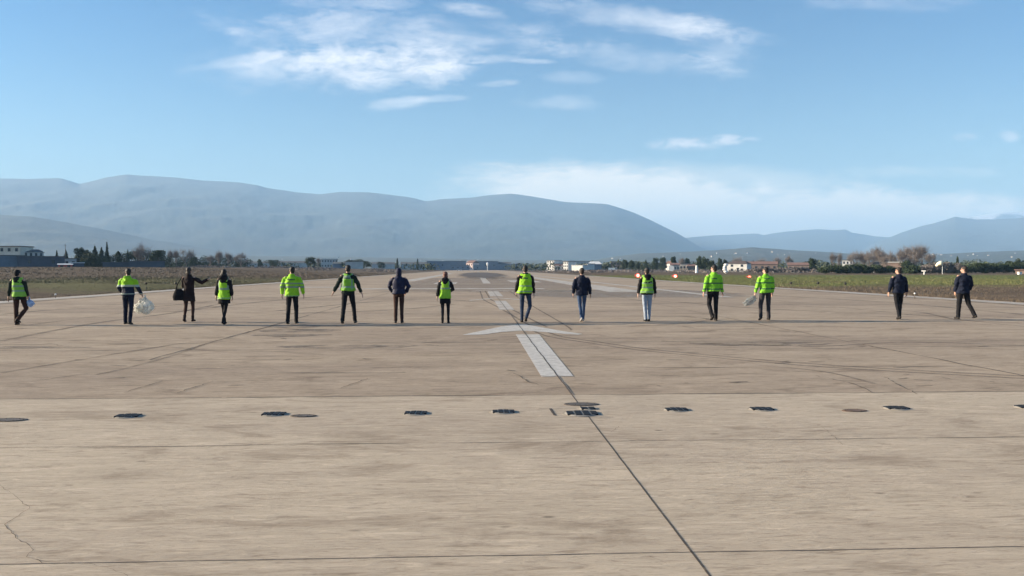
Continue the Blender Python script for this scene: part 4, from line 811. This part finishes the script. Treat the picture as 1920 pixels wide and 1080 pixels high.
    if hood: jb.ball(Vector(o3(0, -.095 * k, 1.47)), (.12 * hood, .06, .085 * hood)); jb.ball(Vector(o3(0, -.11 * k, 1.40)), (.075 * hood, .045, .07 * hood))
    remesh(jb, 'coat' if coat else 'jacket', .012, topm, root, sc, .019 if not coat else .013, 7, 1.5, 3, px + 3)
    if vest:
        vb = MB(); vh, vm, vk = vest; g_ = .014
        fe = .95 if female else 1
        vb.loft([(*o3(-tail, 0, vh), (.198 * k * fe + g_) * vk, .135 * k + g_ + .02), (*o3(0, 0, vh + .1), (.186 * k * fe + g_) * vk, .13 * k + g_ + .01), (*o3(0, 0, 1.08), (.17 * k * fe + g_) * vk, .12 * k + g_), (*o3(0, -.005, 1.28), (.172 * k * fe + g_), .130 * k + g_), (*o3(0, -.01, 1.40), (.155 * k * fe + g_), .115 * k + g_), (*o3(0, -.005, 1.468), .128, .098), (*o3(0, -.0, 1.495), .085, .08)], 24)
        for s_, (a_, b_, c_, d2) in AR.items(): vb.tube([o3(s_ * .08, -.005, 1.475), a_ + Vector((-s_ * .03, 0, .045))], [.045, .04], 12)
        remesh(vb, 'hi_vis_vest', .011, vm, root, sc, .019, 6, .9, 3, px + 9)
        if hood:
            ub = MB(); ub.ball(Vector(o3(0, -.105 * k, 1.475)), (.125 * hood, .075, .085 * hood)); ub.ball(Vector(o3(0, -.125 * k, 1.41)), (.085 * hood, .05, .085 * hood)); remesh(ub, 'jacket_hood', .012, topm, root, sc, .006, 14, 1, 3, px)
    if leg == 'skirt' or (female and leg == 'tights' and not coat):
        kb = MB(); kb.loft([(*o3(0, 0, .66), .19, .145), (*o3(0, 0, .80), .185, .14), (*o3(0, 0, .98), .16, .11)], 24); remesh(kb, 'skirt', .012, C['black'], root, sc, .008, 9, .4, 3, px)
    tag(root, label, 'person'); return root, sc, AR, LG
ST = (0, 0, 0, 0, 0)
V1 = hivis('lime_vest_faint_bands', (.25, .50, .07), ((1.02, .026), (1.16, .026))); V4 = hivis('lime_vest_silver_braces', LIME, ((1.075, .03), (.80, .012)), braces=1.08); V6 = hivis('lime_vest_grey_yoke', (.22, .49, .045), ((1.42, .05), (1.13, .025)), braces=1.05, text=(1.39, .09, .018)); V8 = hivis('lime_vest_grey_edges', (.28, .55, .04), ((1.07, .022),), braces=1.1)
V9 = hivis('lime_vest_two_bands', LIME, ((1.14, .016), (.97, .016)), text=(1.38, .07, .02)); V11 = hivis('lime_vest_three_bands', (.26, .52, .07), ((1.22, .02), (1.08, .022), (.94, .014)), text=(1.33, .08, .015))
J2 = hivis('lime_navy_jacket', LIME, ((1.165, .03), (.925, .012)), dark_below=1.135, bc=(.36, .42, .36)); J5 = hivis('lime_jacket_banded', LIME, ((1.235, .022), (1.13, .03), (.86, .012)), text=(1.35, .11, .022)); J12 = hivis('lime_jacket_thin_bands', LIME2, ((1.21, .022), (1.02, .022)), text=(1.36, .09, .02), bc=(.06, .15, .06)); J13 = hivis('lime_jacket_thin_bands_dull', LIME2, ((1.22, .022), (1.03, .022)), text=(1.36, .09, .02), bc=(.06, .15, .06))
P = {}
P[1] = person(37, 609.5, 103, 'walker in lime vest over dark coat, leftmost, holding a pale blue bag', ((3, 2, -3, -4, 0), (8, 14, -26, -30, -20)), ((10, -6, 8, -4), (10, 8, 6, 14)), topm=C['darkg'], legm=C['brown'], vest=(.90, V1, 1.04), hood=.8, hair='cap', hairm=C['black'], hem=.80, tilt=-.08, curl=(.3, .75))
P[2] = person(241, 609, 104, 'man in lime and navy jacket carrying a big white plastic bag', ((1, 4, 0, -4, 0), (1, -5, -2, -10, -8)), ((22, 4, -4, 50), (20, 6, 14, 30)), topm=J2, legm=C['navy'], bulk=1.12, hood=.75, head=35, hem=.90, curl=(.5, .85))
P[3] = person(355, 604, 101, 'woman in dark brown coat raising one arm, with a bag on her shoulder', ((-1, -8, -1, -22, -18), (2, 5, -1, -2, 0)), ((10, 20, -35, 60), (58, 10, 118, 30)), topm=C['plum'], leg='tights', legm=C['brown'], shoem=C['plum'], coat=.66, hair='bob', hairm=HAIRG, female=True, head=-10, curl=(.5, .45))
P[4] = person(421, 609, 103, 'woman with long black hair, lime vest and short black skirt', ((-5, 9, -5, 2, 0), (-5, -8, -4, -22, -18)), ((12, 0, 8, 6), (10, 0, 6, 6)), topm=C['black'], leg='tights', legm=C['black'], shoem=C['black'], vest=(.80, V4, 1.03), hair='long', hood=1.25, female=True, hem=.82, curl=(.35, .35))
P[5] = person(548, 608.5, 107, 'broad person in long banded lime jacket, with no vest', ((1, -6, 0, -16, -12), (3, 6, -1, 2, 0)), ((20, -2, 6, 12), (22, 2, 8, 10)), topm=J5, legm=C['black'], bulk=1.24, hem=.84, head=30, curl=(.4, .4))
P[6] = person(653, 607.5, 109, 'man in lime vest with both arms held away from his body', ((4, -9, 2, -22, -20), (9, 6, 5, 2, 0)), ((26, 0, 30, 4), (24, 0, 22, 4)), topm=C['darkg'], legm=C['black'], vest=(.98, V6, 1.08), bulk=1.04, hem=.90, head=8, curl=(.25, .25))
P[7] = person(748, 606.5, 103, 'hooded man in navy puffer jacket and brown trousers, hands in front', ((0, -3, 1, -6, -4), (0, 3, 0, -1, 0)), ((24, 8, -22, 32), (24, 8, -22, 32)), topm=C['navyp'], legm=C['brown'], bulk=1.16, hem=.92, hair='hood', hairm=C['navyp'], curl=(.6, .6), hw=.92)
P[8] = person(835, 606, 96, 'red haired person in lime vest and short dark coat', ((0, -2, 0, -5, 0), (1, 3, 0, -1, 0)), ((14, -2, 10, 6), (20, 10, -20, 75)), topm=C['black'], leg='tights', legm=C['black'], shoem=C['black'], vest=(.84, V8, 1.05), hair='bob', hairm=HAIRR, hood=1.05, female=True, head=12, hem=.84, curl=(.35, .6))
P[9] = person(985, 604.5, 106, 'walker in lime vest and dark blue jeans beside the centre line', ((2, 4, 0, 0, 0), (7, 0, -20, -26, -20)), ((12, 10, 6, 30), (10, 2, 8, 8)), topm=C['black'], legm=C['jeansd'], vest=(.90, V9, 1.10), bulk=1.06, hem=.86, hair='short', curl=(.5, .4), hw=.9, tail=.04)
P[10] = person(1091, 603.5, 100, 'man in black jacket, blue jeans and pale shoes', ((-3, -9, -4, -26, -22), (-3, 8, -3, 3, 0)), ((16, -4, 2, 22), (12, 2, 8, 4)), topm=C['navy'], legm=C['jeans'], shoem=C['shoeg'], bulk=1.1, hem=.86, hairm=HAIRG, curl=(.5, .4), hw=.84)
P[11] = person(1213, 602.5, 100, 'person in lime vest and pale grey trousers', ((-2, -4, -3, -8, 0), (-1, 3, -3, 0, 0)), ((13, 0, 8, 8), (12, 0, 6, 8)), topm=C['black'], legm=C['greyl'], shoem=C['black'], vest=(.92, V11, 1.06), hood=1.0, bulk=1.06, hem=.86, curl=(.4, .4), hw=.95)
P[12] = person(1337, 601.5, 104, 'man in striped lime jacket, face turned left, hands empty', ((3, 8, -6, -34, -30), (0, 3, 1, 0, 0)), ((16, -6, 12, 4), (10, 4, 12, 6)), topm=J12, legm=C['black'], bulk=1.12, hem=.92, head=42, curl=(.3, .3), tilt=.03)
P[13] = person(1435, 601, 99, 'man in striped lime jacket, face turned left, swinging a clear bag', ((9, 2, 8, -26, -26), (3, 5, 2, 0, 0)), ((16, 2, 14, 8), (10, 2, 4, 16)), topm=J13, legm=C['greyd'], bulk=1.14, hem=.90, head=40, curl=(.8, .4))
P[14] = person(1684, 599.5, 97, 'man in dark navy jacket and black trousers, standing upright', ((-2, -7, -1, -22, -18), (0, 7, -2, 2, 0)), ((16, 2, 6, 14), (14, -2, 8, 10)), topm=C['navy'], legm=C['black'], shoem=C['shoe'], bulk=1.16, hem=.88, head=34, hairm=HAIRG, curl=(.4, .4), hw=.98)
P[15] = person(1805, 598.5, 99, 'man in black jacket mid stride with legs apart, the rightmost person', ((2, 6, 2, 2, 0), (10, -6, 16, -26, -16)), ((12, 6, -4, 16), (12, -2, -6, 30)), topm=C['navy'], legm=C['black'], bulk=1.14, hem=.84, head=50, hairm=HAIRG, curl=(.4, .4), tilt=.05, hw=1.08)

# carried things
def handpos(k, side): root, sc, AR, LG = P[k]; s0, el, w, d2 = AR[side]; return Vector(root.location) + (w + d2 * .10) * sc
def plastic(name, col, alpha, tr=.5):
    m, gg, b, o = mat(name); co = obco(gg); n1 = gg.noise(co, 9, 6, .6, 1.0); b.inputs['Roughness'].default_value = .28; gg.put(b.inputs['Base Color'], gg.mix(n1, tuple(c_ * .8 for c_ in col), col))
    tl = gg.n('ShaderNodeBsdfTranslucent'); tl.inputs[0].default_value = (*col, 1); mx = gg.n('ShaderNodeMixShader'); mx.inputs[0].default_value = tr; gg.t.links.new(b.outputs[0], mx.inputs[1]); gg.t.links.new(tl.outputs[0], mx.inputs[2])
    tp = gg.n('ShaderNodeBsdfTransparent'); m2 = gg.n('ShaderNodeMixShader'); gg.put(m2.inputs[0], gg.m('ADD', alpha - .2, gg.m('MULTIPLY', n1, .4), clamp=True)); gg.t.links.new(tp.outputs[0], m2.inputs[1]); gg.t.links.new(mx.outputs[0], m2.inputs[2]); gg.t.links.new(m2.outputs[0], o.inputs[0]); bump(gg, b, gg.noise(co, 22, 4, .7, 1.5), .8, .02); return m
def bag(pt, drop, w, d, m, label, shear=(0, 0), name='plastic_bag', seed=1.0, crum=.045):
    bm = bmesh.new(); bmesh.ops.create_icosphere(bm, subdivisions=5, radius=1)
    for v in bm.verts:
        c = v.co.copy(); t = (1 - c.z) / 2; prof = .10 + .90 * min(1, t * 1.9) ** .8 * (1 if t < .8 else 1 - (t - .8) * .6)
        r0 = math.hypot(c.x, c.y) or 1; k = (min(1, r0 * 1.6) ** .5) / r0 if r0 < .95 else 1
        nz = mnoise.ridged_multi_fractal(c * 1.6 + Vector((seed, 0, 0)), 1, 2.2, 5, 1, 2) - 1; n2 = mnoise.noise(c * 2.2 + Vector((0, seed, 0)))
        v.co = Vector((c.x * w * prof * (1 + .3 * n2) + nz * crum * c.x + shear[0] * t, c.y * d * prof * (1 + .3 * n2) + nz * crum * c.y + shear[1] * t, -t * drop + .03 * n2 * t))
    r = empty(name, pt); me = bpy.data.meshes.new('bag'); bm.to_mesh(me); bm.free(); link('bag_body', me, m, r, True)
    MB().tube([(0, 0, .05), (.012, 0, .02), (0, 0, -.03), (.01, .01, -.09)], [.022, .016, .014, .035], 10).build('bag_neck', m, r, True)
    return tag(r, label, 'bag')
PW = plastic('thin_white_plastic', (.80, .80, .76), .85, .5); PC = plastic('clear_grey_plastic', (.40, .42, .42), .6, .3); PB = plastic('pale_blue_plastic', (.45, .60, .85), .9, .4)
h2 = handpos(2, 1); bag(h2 + Vector((.06, 0, .0)), .54, .22, .17, PW, 'large crumpled white plastic bag hanging from the hand of the lime and navy man', (.03, 0), seed=2.2, crum=.075)
bag(h2 + Vector((-.10, .02, -.10)), .42, .13, .12, PW, 'smaller white bag bunched against the leg of the lime and navy man', (-.04, 0), seed=5.1, crum=.06)
h1 = handpos(1, 1); bag(h1 + Vector((.01, 0, .02)), .24, .11, .07, PB, 'small pale blue bag in the hand of the leftmost walker', (.03, 0), seed=3.3)
h13 = handpos(13, -1); bag(h13 + Vector((0, 0, .02)), .36, .17, .12, PC, 'clear grey plastic bag blown out from the hand of the striped jacket man', (-.26, 0), seed=7.7, crum=.08)
# shoulder bag of the woman in the brown coat
root, sc, AR, LG = P[3]; s0 = Vector(root.location) + AR[-1][0] * sc; r = empty('shoulder_bag', s0 + Vector((-.13, -.06, -.50)), R(12))
bb = MB(); bb.loft([(0, 0, -.20, .17, .075), (0, 0, -.08, .19, .09), (0, 0, .08, .14, .07), (0, 0, .16, .09, .03)], 20); remesh(bb, 'bag_body', .014, C['black'], r, 1, .012, 7, 1, 3, 4)
for dy in (-.03, .03): MB().tube([(-.09, dy, .12), (-.04, dy, .30), (.08, dy + .03, .52), (.14, .06, .53)], .011, 8).build('strap', C['black'], r, True)
tag(r, 'dark shoulder bag hanging at the side of the woman in the brown coat', 'bag')

# ------------------------------------------------------------------ haze
hm_ = bpy.data.materials.new('haze_air'); hm_.use_nodes = True; t = hm_.node_tree; t.nodes.clear(); hg = G(t)
pv = hg.n('ShaderNodeVolumePrincipled'); pv.inputs['Color'].default_value = (.36, .585, .88, 1); pv.inputs['Density'].default_value = 1.05e-4; pv.inputs['Anisotropy'].default_value = 0
ho = hg.n('ShaderNodeOutputMaterial'); t.links.new(pv.outputs[0], ho.inputs['Volume'])
o = MB().box((0, 7500, 0), (17500, 13500, 1)).build('haze', hm_); me = o.data
for v in me.vertices: v.co.z = -3.5 if v.co.z < 0 else 1260
tag(o, kind='stuff'); o['label'] = 'thin blue haze in the air between the camera and the mountains'; o['category'] = 'haze'
